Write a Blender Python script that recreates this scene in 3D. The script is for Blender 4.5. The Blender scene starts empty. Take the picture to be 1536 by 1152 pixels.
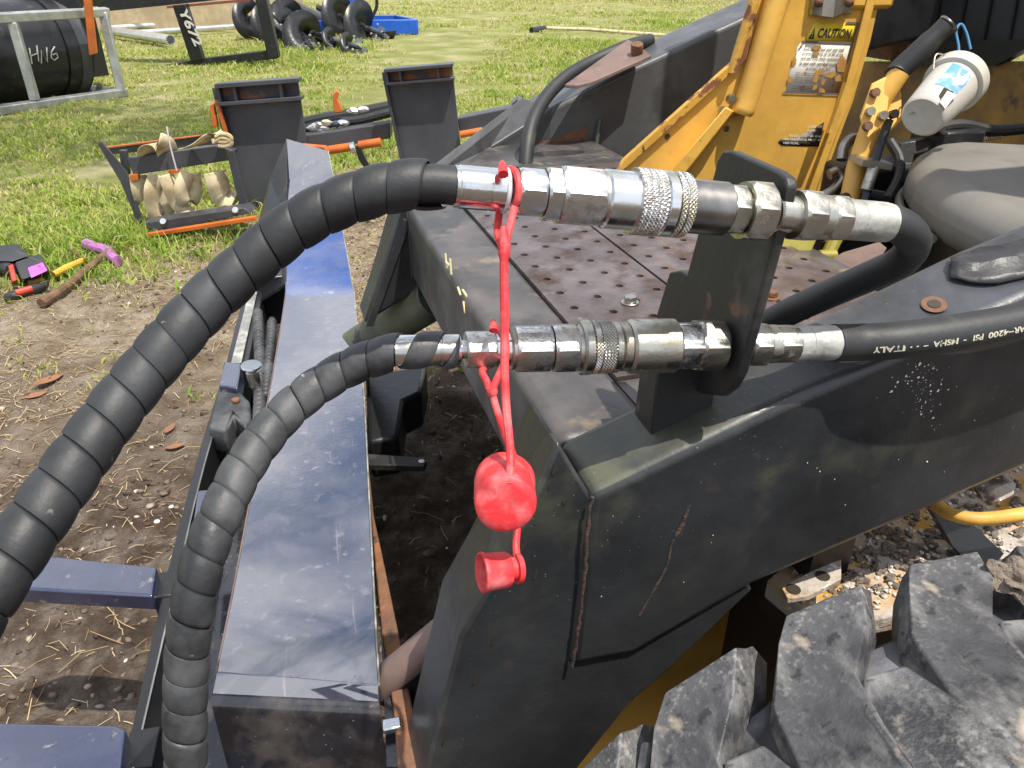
import bpy, bmesh, math, random
import numpy as np
from mathutils import Vector, Matrix, noise
V = Vector
rnd = random.Random(7)

# ------------------------------------------------------------------ camera, sky, sun, exposure
SC = bpy.context.scene
COL = SC.collection
CAMH, FPX, PITCH = 1.2, 1150.0, math.radians(29)
cam = bpy.data.cameras.new('camera'); cam.sensor_width = 36; cam.lens = FPX/1536*36
cam.clip_start = 0.02; cam.clip_end = 500
co = bpy.data.objects.new('camera', cam); COL.objects.link(co)
co.location = (0, 0, CAMH); co.rotation_euler = (math.pi/2-PITCH, 0, 0); SC.camera = co
SUN = V((0.29, -0.25, 0.92)).normalized()
sun = bpy.data.lights.new('sun', 'SUN'); sun.energy = 4.9; sun.angle = math.radians(0.6); sun.color = (1, 0.94, 0.84)
so = bpy.data.objects.new('sun', sun); COL.objects.link(so); so.rotation_euler = SUN.to_track_quat('Z', 'Y').to_euler()
wd = bpy.data.worlds.new('World'); SC.world = wd; wd.use_nodes = True
nt = wd.node_tree; N = nt.nodes; LK = nt.links
bg = N['Background']; bg.inputs[1].default_value = 0.15
sky = N.new('ShaderNodeTexSky'); sky.sky_type = 'NISHITA'; sky.sun_disc = False
sky.sun_elevation = math.asin(SUN.z); sky.sun_rotation = math.atan2(SUN.x, SUN.y)
tc = N.new('ShaderNodeTexCoord'); ns = N.new('ShaderNodeTexNoise')
ns.inputs['Scale'].default_value = 2.3; ns.inputs['Detail'].default_value = 7; ns.inputs['Roughness'].default_value = 0.55
mp = N.new('ShaderNodeMapping'); mp.inputs['Location'].default_value = (3.1, 0.4, 0.2); mp.inputs['Scale'].default_value = (1, 1, 1.7)
rp = N.new('ShaderNodeValToRGB'); rp.color_ramp.elements[0].position = 0.36; rp.color_ramp.elements[1].position = 0.54
mx = N.new('ShaderNodeMix'); mx.data_type = 'RGBA'; mx.inputs[7].default_value = (6.9, 7.1, 7.6, 1)
LK.new(tc.outputs['Generated'], mp.inputs[0]); LK.new(mp.outputs[0], ns.inputs['Vector']); LK.new(ns.outputs['Fac'], rp.inputs[0])
LK.new(rp.outputs[0], mx.inputs[0]); LK.new(sky.outputs[0], mx.inputs[6]); LK.new(mx.outputs[2], bg.inputs[0])
SC.cycles.max_bounces = 5; SC.cycles.diffuse_bounces = 2; SC.cycles.glossy_bounces = 3; SC.cycles.transmission_bounces = 2
SC.view_settings.view_transform = 'Standard'; SC.view_settings.look = 'None'
SC.view_settings.exposure = 0.30; SC.view_settings.gamma = 1; SC.view_settings.use_curve_mapping = False

# ------------------------------------------------------------------ frames: pixel rays met with real planes
CAM = V((0, 0, CAMH)); sp, cp = math.sin(PITCH), math.cos(PITCH)
def ray(u, v):
    a = (u-768)/FPX; b = -(v-576)/FPX
    return V((a, b*sp+cp, b*cp-sp))
def W(u, v, t): return CAM + ray(u, v)*t
def Wz(u, v, z=0.0):
    d = ray(u, v); return CAM + d*((z-CAMH)/d.z)
def Wy(u, v, y):
    d = ray(u, v); return CAM + d*(y/d.y)
class Frame:
    def __init__(s, o, deg):
        s.o = V(o); s.rz = math.radians(deg); s.R = V((math.cos(s.rz), math.sin(s.rz), 0)); s.L = V((-math.sin(s.rz), math.cos(s.rz), 0))
    def loc(s, p): q = p-s.o; return V((q.dot(s.R), q.dot(s.L), q.z))
    def z(s, u, v, z): return s.loc(Wz(u, v, z))
    def y(s, u, v, w):
        d = ray(u, v); return s.loc(CAM+d*((w-(CAM-s.o).dot(s.L))/d.dot(s.L)))
    def x(s, u, v, x):
        d = ray(u, v); return s.loc(CAM+d*((x-(CAM-s.o).dot(s.R))/d.dot(s.R)))
    def at(s, u, v, t): return s.loc(W(u, v, t))
LO = Frame((0.0477, 0.658, 0), 16.91)      # loader: x to its rear, y away across it, z up
IM = Frame((-0.165, 0.657, 0), 12.4)       # the blue implement on its front

# ------------------------------------------------------------------ materials
def mk(name, base, rough=0.5, metal=0.0, layers=(), bump=None, spec=0.5, coat=0.0, coat_r=0.05, rvar=0.0, var=0.12, cior=1.5):
    m = bpy.data.materials.new(name); m.use_nodes = True; t = m.node_tree; n = t.nodes; l = t.links
    b = n['Principled BSDF']; tc = n.new('ShaderNodeTexCoord')
    b.inputs['Metallic'].default_value = metal; b.inputs['Specular IOR Level'].default_value = spec
    b.inputs['Coat Weight'].default_value = coat; b.inputs['Coat Roughness'].default_value = coat_r; b.inputs['Coat IOR'].default_value = cior
    def nz(scale, detail=6, stretch=None, dist=0.0, kind='n'):
        src = tc.outputs['Object']
        if stretch:
            mp = n.new('ShaderNodeMapping'); mp.inputs['Scale'].default_value = stretch; l.new(src, mp.inputs[0]); src = mp.outputs[0]
        if kind == 'v':
            x = n.new('ShaderNodeTexVoronoi'); x.inputs['Scale'].default_value = scale; l.new(src, x.inputs['Vector']); return x.outputs['Distance']
        x = n.new('ShaderNodeTexNoise'); x.inputs['Scale'].default_value = scale; x.inputs['Detail'].default_value = detail
        x.inputs['Roughness'].default_value = 0.6; x.inputs['Distortion'].default_value = dist; l.new(src, x.inputs['Vector']); return x.outputs['Fac']
    def ramp(fac, lo, hi):
        r = n.new('ShaderNodeMapRange'); r.inputs[1].default_value = lo; r.inputs[2].default_value = hi; l.new(fac, r.inputs[0]); return r.outputs[0]
    def mixc(f, a, c):
        x = n.new('ShaderNodeMix'); x.data_type = 'RGBA'; l.new(f, x.inputs[0])
        for i, q in ((6, a), (7, c)):
            if isinstance(q, tuple): x.inputs[i].default_value = (*q, 1)
            else: l.new(q, x.inputs[i])
        return x.outputs[2]
    def mixv(f, a, c):
        x = n.new('ShaderNodeMix'); l.new(f, x.inputs[0])
        for i, q in ((2, a), (3, c)):
            if isinstance(q, (int, float)): x.inputs[i].default_value = q
            else: l.new(q, x.inputs[i])
        return x.outputs[0]
    colr = tuple(base)
    if var:
        colr = mixc(ramp(nz(9, 4), 0.3, 0.7), tuple(c*(1-var*1.5) for c in base), tuple(min(1, c*(1+var*1.5)) for c in base))
    rg = rough
    if rvar: rg = mixv(ramp(nz(14, 3), 0.3, 0.7), max(0.02, rough-rvar), min(1, rough+rvar))
    for L in layers:
        f = ramp(nz(L['s'], L.get('d', 4), L.get('st'), L.get('dist', 0.0), L.get('k', 'n')), L['lo'], L['hi'])
        if 'a' in L:
            mm = n.new('ShaderNodeMath'); mm.operation = 'MULTIPLY'; mm.inputs[1].default_value = L['a']; l.new(f, mm.inputs[0]); f = mm.outputs[0]
        if 'xr' in L:
            sx = n.new('ShaderNodeSeparateXYZ'); l.new(tc.outputs['Object'], sx.inputs[0]); ge = n.new('ShaderNodeNewGeometry'); sz = n.new('ShaderNodeSeparateXYZ'); l.new(ge.outputs['True Normal'], sz.inputs[0])
            for sock, lo_, hi_ in ((sx.outputs[0], L['xr'][0], L['xr'][1]), (sz.outputs[2], 0.5, 0.8)):
                mm = n.new('ShaderNodeMath'); mm.operation = 'MULTIPLY'; l.new(f, mm.inputs[0]); l.new(ramp(sock, lo_, hi_), mm.inputs[1]); f = mm.outputs[0]
        if 'm' in L:      # break the layer up with a second, larger noise
            g = ramp(nz(L['m'], 4), L.get('mlo', 0.45), L.get('mhi', 0.6)); mm = n.new('ShaderNodeMath'); mm.operation = 'MULTIPLY'
            l.new(f, mm.inputs[0]); l.new(g, mm.inputs[1]); f = mm.outputs[0]
        colr = mixc(f, colr, tuple(L['c']))
        if 'r' in L: rg = mixv(f, rg, L['r'])
        if 'met' in L:
            cur = b.inputs['Metallic'].links[0].from_socket if b.inputs['Metallic'].links else metal
            l.new(mixv(f, cur, L['met']), b.inputs['Metallic'])
    if isinstance(colr, tuple): b.inputs['Base Color'].default_value = (*colr, 1)
    else: l.new(colr, b.inputs['Base Color'])
    if isinstance(rg, (int, float)): b.inputs['Roughness'].default_value = rg
    else: l.new(rg, b.inputs['Roughness'])
    if bump:
        h = None
        for (s, k) in (bump if isinstance(bump, list) else [bump]):
            bp = n.new('ShaderNodeBump'); bp.inputs['Strength'].default_value = k; bp.inputs['Distance'].default_value = 0.01
            l.new(nz(s, 3), bp.inputs['Height'])
            if h: l.new(h, bp.inputs['Normal'])
            h = bp.outputs[0]
        l.new(h, b.inputs['Normal'])
    return m
RUST = (0.16, 0.065, 0.03); ALGAE = (0.12, 0.125, 0.07); DUST = (0.30, 0.27, 0.23)
M = {}
M['arm'] = mk('worn black paint', (0.020, 0.021, 0.022), 0.30, 0, [
    dict(c=(0.048, 0.051, 0.056), s=4, d=7, lo=0.42, hi=0.75, r=0.42), dict(c=(0.055, 0.056, 0.045), s=3.2, lo=0.6, hi=0.75, a=0.7),
    dict(c=(0.10, 0.06, 0.042), s=22, lo=0.60, hi=0.74, r=0.7, m=4, mlo=0.5, mhi=0.66, a=0.8), dict(c=(0.09, 0.095, 0.06), s=9, lo=0.52, hi=0.68, m=3, mlo=0.5, mhi=0.62, a=0.7), dict(c=(0.105, 0.107, 0.068), s=8, d=7, lo=0.30, hi=0.62, r=0.6, a=0.8, xr=(0.22, 0.10)), dict(c=(0.04, 0.043, 0.044), s=15, d=6, lo=0.54, hi=0.63, r=0.35, a=0.85, xr=(0.24, 0.12)), dict(c=(0.10, 0.105, 0.125), s=5, d=7, lo=0.40, hi=0.62, r=0.35, a=0.8, xr=(0.2, 0.3)),  # last layer here paints a bluish sky reflection onto upward faces
    dict(c=(0.22, 0.22, 0.2), s=120, k='v', lo=0.10, hi=0.05, m=7, mlo=0.5, mhi=0.62)],
    bump=[(60, 0.06), (7, 0.12)], rvar=0.1)
M['armfaded'] = mk('faded charcoal paint', (0.070, 0.072, 0.076), 0.42, 0, [dict(c=(0.11, 0.113, 0.118), s=4, d=7, lo=0.42, hi=0.7), dict(c=(0.05, 0.052, 0.052), s=9, d=6, lo=0.52, hi=0.66), dict(c=(0.13, 0.09, 0.06), s=20, d=6, lo=0.64, hi=0.72, m=5)], bump=[(60, 0.06)], rvar=0.1)
M['deck'] = mk('scuffed brown black deck', (0.055, 0.05, 0.048), 0.42, 0, [
    dict(c=(0.125, 0.11, 0.105), s=9, lo=0.45, hi=0.75, r=0.6), dict(c=(0.22, 0.17, 0.11), s=14, lo=0.62, hi=0.72, a=0.7),
    dict(c=(0.035, 0.037, 0.04), s=6, lo=0.55, hi=0.6, a=0.8)], bump=[(50, 0.1)], rvar=0.1)
M['step'] = mk('worn purple brown tread plate', (0.080, 0.060, 0.056), 0.36, 0.2, [
    dict(c=(0.16, 0.133, 0.134), s=11, d=8, lo=0.42, hi=0.72, r=0.3), dict(c=(0.052, 0.030, 0.022), s=16, d=7, lo=0.52, hi=0.68, r=0.7), dict(c=(0.24, 0.21, 0.18), s=42, d=7, lo=0.62, hi=0.74, m=5, a=0.8)],
    bump=[(70, 0.1), (12, 0.1)], rvar=0.1)
M['olive'] = mk('algae stained paint', (0.06, 0.065, 0.045), 0.5, 0, [dict(c=ALGAE, s=7, lo=0.4, hi=0.65), dict(c=(0.03, 0.033, 0.036), s=12, lo=0.58, hi=0.62)], bump=(40, 0.1))
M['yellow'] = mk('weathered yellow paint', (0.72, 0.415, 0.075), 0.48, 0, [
    dict(c=(0.56, 0.31, 0.07), s=4, lo=0.45, hi=0.7), dict(c=(0.30, 0.15, 0.05), s=9, lo=0.6, hi=0.72, a=0.6), dict(c=RUST, s=26, lo=0.66, hi=0.70, r=0.9, m=6, mlo=0.46, mhi=0.58)],
    bump=[(45, 0.06)], rvar=0.08)
M['yellowshade'] = mk('shade darkened grimy yellow paint', (0.30, 0.165, 0.03), 0.6, 0, [dict(c=(0.13, 0.08, 0.03), s=5, d=8, lo=0.42, hi=0.62), dict(c=(0.06, 0.04, 0.025), s=14, d=7, lo=0.58, hi=0.68)], bump=(50, 0.1))  # base browned to paint in the cab's shade; blotches are grime
M['yellowdirt'] = mk('dirty yellow paint', (0.55, 0.29, 0.05), 0.6, 0, [
    dict(c=(0.40, 0.35, 0.30), s=9, d=8, lo=0.36, hi=0.48, r=0.95), dict(c=(0.10, 0.075, 0.055), s=14, d=8, lo=0.54, hi=0.62, r=0.95), dict(c=(0.75, 0.72, 0.68), s=60, lo=0.62, hi=0.66, r=0.9)], bump=[(60, 0.5), (20, 0.5)])
M['yellowedge'] = mk('rust edged yellow paint', (0.60, 0.33, 0.05), 0.5, 0, [dict(c=(0.2, 0.08, 0.035), s=18, lo=0.5, hi=0.56, r=0.9), dict(c=(0.04, 0.03, 0.025), s=14, lo=0.62, hi=0.66, r=0.9)], bump=[(50, 0.15)])
M['yellowgreen'] = mk('olive yellow paint', (0.28, 0.235, 0.028), 0.5, 0, [dict(c=(0.12, 0.13, 0.03), s=9, lo=0.52, hi=0.62)], bump=(40, 0.1))
M['rust'] = mk('rusty steel', (0.15, 0.075, 0.045), 0.75, 0.1, [dict(c=(0.26, 0.11, 0.045), s=14, lo=0.45, hi=0.65), dict(c=(0.05, 0.035, 0.03), s=20, lo=0.58, hi=0.66)], bump=[(80, 0.4)])
M['rustplate'] = mk('smooth rusty plate', (0.20, 0.135, 0.115), 0.6, 0.2, [dict(c=(0.12, 0.08, 0.07), s=10, lo=0.5, hi=0.7)], bump=(60, 0.1))
M['black'] = mk('black steel', (0.014, 0.0145, 0.016), 0.35, 0, [dict(c=(0.06, 0.058, 0.05), s=12, lo=0.58, hi=0.75, r=0.6)], bump=(40, 0.08))
M['bracket'] = mk('black bracket plate', (0.02, 0.02, 0.0195), 0.5, 0, [dict(c=(0.085, 0.085, 0.08), s=10, lo=0.55, hi=0.75), dict(c=(0.11, 0.06, 0.04), s=20, lo=0.64, hi=0.7)], bump=[(60, 0.1)])
M['char'] = mk('burnt flaking weld', (0.02, 0.018, 0.016), 0.3, 0, [dict(c=(0.5, 0.47, 0.42), s=90, lo=0.63, hi=0.66), dict(c=(0.3, 0.12, 0.03), s=40, lo=0.6, hi=0.66)], bump=[(120, 1.0)])
M['zinc'] = mk('bright zinc plate', (0.68, 0.69, 0.69), 0.18, 1.0, [dict(c=(0.42, 0.41, 0.34), s=30, lo=0.5, hi=0.7, r=0.38)], rvar=0.08, bump=(200, 0.02), var=0.05)
M['zincspot'] = mk('dull spotted zinc', (0.68, 0.675, 0.66), 0.27, 1.0, [dict(c=(0.38, 0.35, 0.31), s=160, lo=0.5, hi=0.62, r=0.5), dict(c=(0.42, 0.38, 0.26), s=20, lo=0.58, hi=0.7, r=0.45)], rvar=0.1, bump=(250, 0.05), var=0.08)
M['zincold'] = mk('old yellowed zinc', (0.47, 0.455, 0.40), 0.33, 1.0, [dict(c=(0.30, 0.27, 0.20), s=25, lo=0.5, hi=0.65, r=0.55), dict(c=(0.14, 0.08, 0.05), s=40, lo=0.64, hi=0.70, r=0.8, met=0.2)], rvar=0.1, bump=(200, 0.06))
M['ferrule'] = mk('whitened old ferrule', (0.36, 0.355, 0.32), 0.45, 0.7, [dict(c=(0.42, 0.42, 0.39), s=30, lo=0.45, hi=0.65, met=0.1, r=0.7), dict(c=(0.30, 0.24, 0.15), s=50, lo=0.64, hi=0.7, r=0.8, met=0.1)], bump=(150, 0.1))
M['darkmetal'] = mk('dark plated steel', (0.20, 0.19, 0.18), 0.3, 1.0, [dict(c=(0.33, 0.32, 0.30), s=22, lo=0.45, hi=0.7, r=0.42)], rvar=0.08)
M['rubber'] = mk('black hose rubber', (0.022, 0.023, 0.024), 0.55, 0, [dict(c=(0.07, 0.075, 0.05), s=14, lo=0.6, hi=0.72, a=0.7)], bump=(200, 0.05))
M['wrap'] = mk('spiral wrap plastic', (0.014, 0.015, 0.0165), 0.52, 0, [dict(c=(0.042, 0.045, 0.049), s=13, lo=0.45, hi=0.75, r=0.62), dict(c=(0.30, 0.30, 0.28), s=60, lo=0.70, hi=0.74, m=6)], bump=[(180, 0.05), (30, 0.05)], rvar=0.1)
M['wrapold'] = mk('dusty spiral wrap plastic', (0.024, 0.025, 0.027), 0.48, 0, [dict(c=(0.10, 0.104, 0.108), s=14, lo=0.42, hi=0.72, r=0.6), dict(c=(0.02, 0.02, 0.02), s=16, lo=0.64, hi=0.68, r=0.25), dict(c=(0.45, 0.44, 0.41), s=70, lo=0.69, hi=0.73, m=6)], bump=[(160, 0.08), (30, 0.08)], rvar=0.1)
M['red'] = mk('red rubber', (0.68, 0.035, 0.042), 0.48, 0, [dict(c=(0.74, 0.19, 0.19), s=45, d=8, lo=0.46, hi=0.72, r=0.75), dict(c=(0.22, 0.04, 0.04), s=60, d=8, lo=0.62, hi=0.74, a=0.5), dict(c=(0.38, 0.02, 0.025), s=20, lo=0.58, hi=0.7)], bump=[(160, 0.06)], var=0.06)
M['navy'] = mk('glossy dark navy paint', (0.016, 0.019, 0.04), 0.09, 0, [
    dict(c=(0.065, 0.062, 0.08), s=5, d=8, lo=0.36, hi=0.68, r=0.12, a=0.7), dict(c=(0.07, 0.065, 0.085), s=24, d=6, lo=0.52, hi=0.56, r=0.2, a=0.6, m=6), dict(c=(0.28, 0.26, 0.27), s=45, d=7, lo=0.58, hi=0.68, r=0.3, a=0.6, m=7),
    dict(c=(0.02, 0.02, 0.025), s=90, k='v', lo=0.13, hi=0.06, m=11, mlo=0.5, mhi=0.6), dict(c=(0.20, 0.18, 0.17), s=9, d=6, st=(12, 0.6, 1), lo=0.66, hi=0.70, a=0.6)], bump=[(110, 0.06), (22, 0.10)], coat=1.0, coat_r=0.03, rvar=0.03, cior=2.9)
M['navysky'] = mk('blue sky reflection paint', (0.025, 0.06, 0.22), 0.2, 0, [dict(c=(0.10, 0.12, 0.22), s=8, d=7, lo=0.45, hi=0.7), dict(c=(0.25, 0.24, 0.25), s=40, d=7, lo=0.6, hi=0.68, m=6)], bump=(60, 0.04), coat=1.0, coat_r=0.04, cior=1.7)  # sky reflection painted in as a blue band on the beam
M['navyflat'] = mk('dusty blue paint', (0.012, 0.018, 0.055), 0.25, 0, [dict(c=(0.035, 0.043, 0.085), s=10, d=7, lo=0.42, hi=0.68, r=0.5), dict(c=(0.22, 0.20, 0.17), s=34, d=7, lo=0.62, hi=0.70), dict(c=(0.015, 0.017, 0.03), s=70, lo=0.64, hi=0.68)], bump=(60, 0.08), coat=1.0, coat_r=0.12, cior=1.8)
M['blackgloss'] = mk('glossy black paint', (0.012, 0.013, 0.02), 0.15, 0, [dict(c=(0.09, 0.08, 0.07), s=11, lo=0.5, hi=0.72, r=0.5), dict(c=(0.3, 0.29, 0.27), s=90, k='v', lo=0.12, hi=0.05, m=9)], bump=[(50, 0.1)], coat=0.6)
M['tyre'] = mk('scuffed tyre rubber', (0.020, 0.020, 0.023), 0.40, 0, [
    dict(c=(0.10, 0.10, 0.105), s=6, d=10, lo=0.40, hi=0.64, r=0.5), dict(c=(0.27, 0.265, 0.255), s=24, d=10, st=(1, 0.4, 1), lo=0.50, hi=0.72, r=0.8, a=0.75),
    dict(c=(0.36, 0.34, 0.31), s=170, d=5, lo=0.52, hi=0.68, r=0.9, a=0.6, m=5, mlo=0.42, mhi=0.6), dict(c=(0.012, 0.012, 0.014), s=75, d=5, lo=0.58, hi=0.66, r=0.3, a=0.7), dict(c=(0.42, 0.35, 0.27), s=18, d=10, lo=0.62, hi=0.72, r=0.95, a=0.8)], bump=[(220, 0.16), (30, 0.12)])
M['tyrebase'] = mk('tyre groove rubber', (0.03, 0.031, 0.036), 0.6, 0, [dict(c=(0.17, 0.17, 0.19), s=12, lo=0.45, hi=0.65, r=0.9)], bump=[(60, 0.2)])
M['vinyl'] = mk('grey seat vinyl', (0.15, 0.14, 0.122), 0.5, 0, [dict(c=(0.205, 0.19, 0.168), s=5, lo=0.4, hi=0.7), dict(c=(0.12, 0.105, 0.09), s=9, d=8, lo=0.58, hi=0.8, a=0.6)], bump=(300, 0.05))
M['greysteel'] = mk('charcoal powder coat', (0.045, 0.047, 0.054), 0.42, 0, [dict(c=(0.075, 0.078, 0.09), s=3, lo=0.4, hi=0.7)], bump=(120, 0.05))
M['greyrust'] = mk('charcoal paint with rust', (0.06, 0.05, 0.06), 0.5, 0, [dict(c=(0.30, 0.12, 0.045), s=9, lo=0.48, hi=0.58, r=0.85)], bump=(60, 0.1))
M['orange'] = mk('orange paint', (0.52, 0.13, 0.018), 0.42, 0, [dict(c=(0.36, 0.08, 0.02), s=8, lo=0.5, hi=0.7)], bump=(50, 0.05))
M['galv'] = mk('galvanised tube', (0.50, 0.51, 0.49), 0.45, 0.7, [dict(c=(0.36, 0.36, 0.34), s=8, lo=0.45, hi=0.65, r=0.6)])
M['alu'] = mk('aluminium pipe', (0.68, 0.68, 0.68), 0.35, 0.8)
M['blue'] = mk('bright blue paint', (0.012, 0.10, 0.52), 0.4, 0)
M['wall'] = mk('tan rendered wall', (0.52, 0.42, 0.27), 0.9, 0, [dict(c=(0.42, 0.33, 0.21), s=1.5, lo=0.45, hi=0.65)], bump=(20, 0.2))
M['cream'] = mk('cream wall', (0.55, 0.46, 0.38), 0.9, 0)
M['redbrown'] = mk('red brown paint', (0.22, 0.06, 0.04), 0.6, 0)
M['strap'] = mk('tan webbing', (0.64, 0.54, 0.35), 0.85, 0, [dict(c=(0.42, 0.33, 0.18), s=12, lo=0.45, hi=0.65)], bump=(300, 0.2))
M['wood'] = mk('weathered wood', (0.17, 0.095, 0.05), 0.8, 0, [dict(c=(0.10, 0.06, 0.035), s=20, lo=0.45, hi=0.65)], bump=(80, 0.3))
M['purple'] = mk('purple sprayed metal', (0.42, 0.14, 0.42), 0.6, 0, [dict(c=(0.17, 0.10, 0.085), s=18, lo=0.44, hi=0.54)], bump=(60, 0.2))
M['pinklabel'] = mk('magenta label', (0.62, 0.10, 0.55), 0.4, 0)
M['plasticblack'] = mk('black plastic', (0.025, 0.025, 0.027), 0.45, 0, bump=(90, 0.1))
M['plasticred'] = mk('red plastic', (0.50, 0.045, 0.025), 0.45, 0)
M['plasticyellow'] = mk('yellow plastic', (0.58, 0.36, 0.03), 0.5, 0, [dict(c=(0.3, 0.2, 0.06), s=30, lo=0.5, hi=0.65)])
M['white'] = mk('white plastic', (0.52, 0.50, 0.45), 0.5, 0, [dict(c=(0.48, 0.44, 0.37), s=14, lo=0.48, hi=0.66), dict(c=(0.2, 0.17, 0.13), s=30, lo=0.66, hi=0.72)], bump=(80, 0.08))
M['bluelabel'] = mk('faded blue print', (0.13, 0.34, 0.55), 0.5, 0, [dict(c=(0.45, 0.55, 0.66), s=26, lo=0.5, hi=0.6)])
M['bluestring'] = mk('blue twine', (0.06, 0.22, 0.42), 0.8, 0)
M['decwhite'] = mk('cracked white decal', (0.74, 0.71, 0.62), 0.5, 0, [dict(c=(0.5, 0.38, 0.2), s=40, lo=0.62, hi=0.66)], var=0.05)
M['decyellow'] = mk('yellow decal', (0.80, 0.60, 0.04), 0.45, 0, var=0.05)
M['ink'] = mk('dark ink', (0.035, 0.028, 0.02), 0.5, 0, var=0)
M['inkfade'] = mk('faded ink', (0.16, 0.13, 0.12), 0.5, 0, var=0)
M['peel'] = mk('bare patch', (0.40, 0.20, 0.07), 0.6, 0, [dict(c=(0.5, 0.27, 0.05), s=60, lo=0.45, hi=0.6)])
M['cream_ink'] = mk('pale hose print', (0.62, 0.58, 0.44), 0.6, 0, [dict(c=(0.08, 0.08, 0.07), s=160, lo=0.58, hi=0.64)], var=0)
M['chalk'] = mk('chalk marks', (0.60, 0.58, 0.50), 0.9, 0, [dict(c=(0.1, 0.1, 0.1), s=60, lo=0.6, hi=0.68)], var=0)
M['paintmark'] = mk('yellow paint pen', (0.62, 0.56, 0.30), 0.7, 0, var=0)
M['leaf'] = mk('dry orange leaf', (0.23, 0.10, 0.052), 0.7, 0, [dict(c=(0.25, 0.12, 0.05), s=40, lo=0.45, hi=0.65)])
M['oldrust'] = mk('dull brown rust', (0.075, 0.045, 0.034), 0.75, 0, [dict(c=(0.035, 0.034, 0.034), s=40, lo=0.5, hi=0.6), dict(c=(0.12, 0.06, 0.035), s=60, lo=0.6, hi=0.68)], bump=(150, 0.3))
M['mud'] = mk('dried mud', (0.17, 0.135, 0.105), 0.95, 0, [dict(c=(0.22, 0.18, 0.14), s=60, lo=0.5, hi=0.65)], bump=(150, 0.6))
M['screen'] = mk('dark grille', (0.02, 0.022, 0.022), 0.6, 0)
M['ringwhite'] = mk('white sealing ring', (0.62, 0.58, 0.60), 0.4, 0)

# ------------------------------------------------------------------ mesh helpers
def build(name, verts, faces, mat, parent=None, smooth=35, bevel=0.0, seg=2, wld=False, mats=None, midx=None):
    me = bpy.data.meshes.new(name); me.from_pydata([tuple(v) for v in verts], [], faces)
    bm = bmesh.new(); bm.from_mesh(me); bmesh.ops.recalc_face_normals(bm, faces=bm.faces[:]); bm.to_mesh(me); bm.free()
    me.materials.append(M[mat] if isinstance(mat, str) else mat)
    for q in (mats or []): me.materials.append(M[q])
    if midx is not None: me.polygons.foreach_set('material_index', midx)
    me.polygons.foreach_set('use_smooth', [True]*len(me.polygons))
    if smooth is not None: me.set_sharp_from_angle(angle=math.radians(smooth))
    o = bpy.data.objects.new(name, me); COL.objects.link(o)
    if parent:
        o.parent = parent
        if wld: o.location = -parent.location
    if bevel:
        b = o.modifiers.new('bevel', 'BEVEL'); b.width = bevel; b.segments = seg; b.limit_method = 'ANGLE'; b.angle_limit = math.radians(38)
    return o
class MB:
    def __init__(s): s.v = []; s.f = []
    def add(s, vf):
        n = len(s.v); s.v += vf[0]; s.f += [tuple(i+n for i in q) for q in vf[1]]; return s
    def build(s, name, mat, parent=None, **k): return build(name, s.v, s.f, mat, parent, **k)
def prism(poly, off):
    off = V(off); n = len(poly); v = [V(p) for p in poly]+[V(p)+off for p in poly]
    return v, [tuple(range(n)), tuple(range(2*n-1, n-1, -1))]+[(i, (i+1) % n, n+(i+1) % n, n+i) for i in range(n)]
def hull2(pa, pb):       # two matching outlines joined
    n = len(pa); v = [V(p) for p in pa]+[V(p) for p in pb]
    return v, [tuple(range(n)), tuple(range(2*n-1, n-1, -1))]+[(i, (i+1) % n, n+(i+1) % n, n+i) for i in range(n)]
def box(c0, c1):
    x0, y0, z0 = c0; x1, y1, z1 = c1
    return prism([(x0, y0, z0), (x1, y0, z0), (x1, y1, z0), (x0, y1, z0)], (0, 0, z1-z0))
def bar(a, b, w, h, up=(0, 0, 1)):
    a, b = V(a), V(b); d = (b-a).normalized(); s = d.cross(V(up)).normalized(); t = s.cross(d)
    return prism([a-s*w/2-t*h/2, a+s*w/2-t*h/2, a+s*w/2+t*h/2, a-s*w/2+t*h/2], b-a)
def spath(pts, n=40):
    pts = [V(p) for p in pts]; P = [pts[0]*2-pts[1]]+pts+[pts[-1]*2-pts[-2]]; out = []; m = len(pts)-1
    for i in range(m):
        a, b, c, d = P[i:i+4]; k = max(2, n//m)
        for j in range(k):
            t = j/k; out.append(0.5*((2*b)+(c-a)*t+(2*a-5*b+4*c-d)*t*t+(3*b-a-3*c+d)*t**3))
    out.append(pts[-1]); return out
def frames(path):
    T = [(path[min(i+1, len(path)-1)]-path[max(i-1, 0)]).normalized() for i in range(len(path))]
    u = T[0].orthogonal().normalized(); out = []
    for t in T:
        u = (u-t*u.dot(t)).normalized(); out.append((t, u, t.cross(u)))
    return out
def tube(path, r, n=14, cap=True):
    path = [V(p) for p in path]; F = frames(path); v = []; f = []
    for i, (p, (t, a, b)) in enumerate(zip(path, F)):
        rr = r[i] if isinstance(r, (list, tuple)) else r
        for k in range(n):
            g = 2*math.pi*k/n; v.append(p+(a*math.cos(g)+b*math.sin(g))*rr)
    for i in range(len(path)-1):
        for k in range(n): f.append((i*n+k, i*n+(k+1) % n, (i+1)*n+(k+1) % n, (i+1)*n+k))
    if cap: f += [tuple(range(n)), tuple(range((len(path)-1)*n, len(path)*n))]
    return v, f
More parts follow.
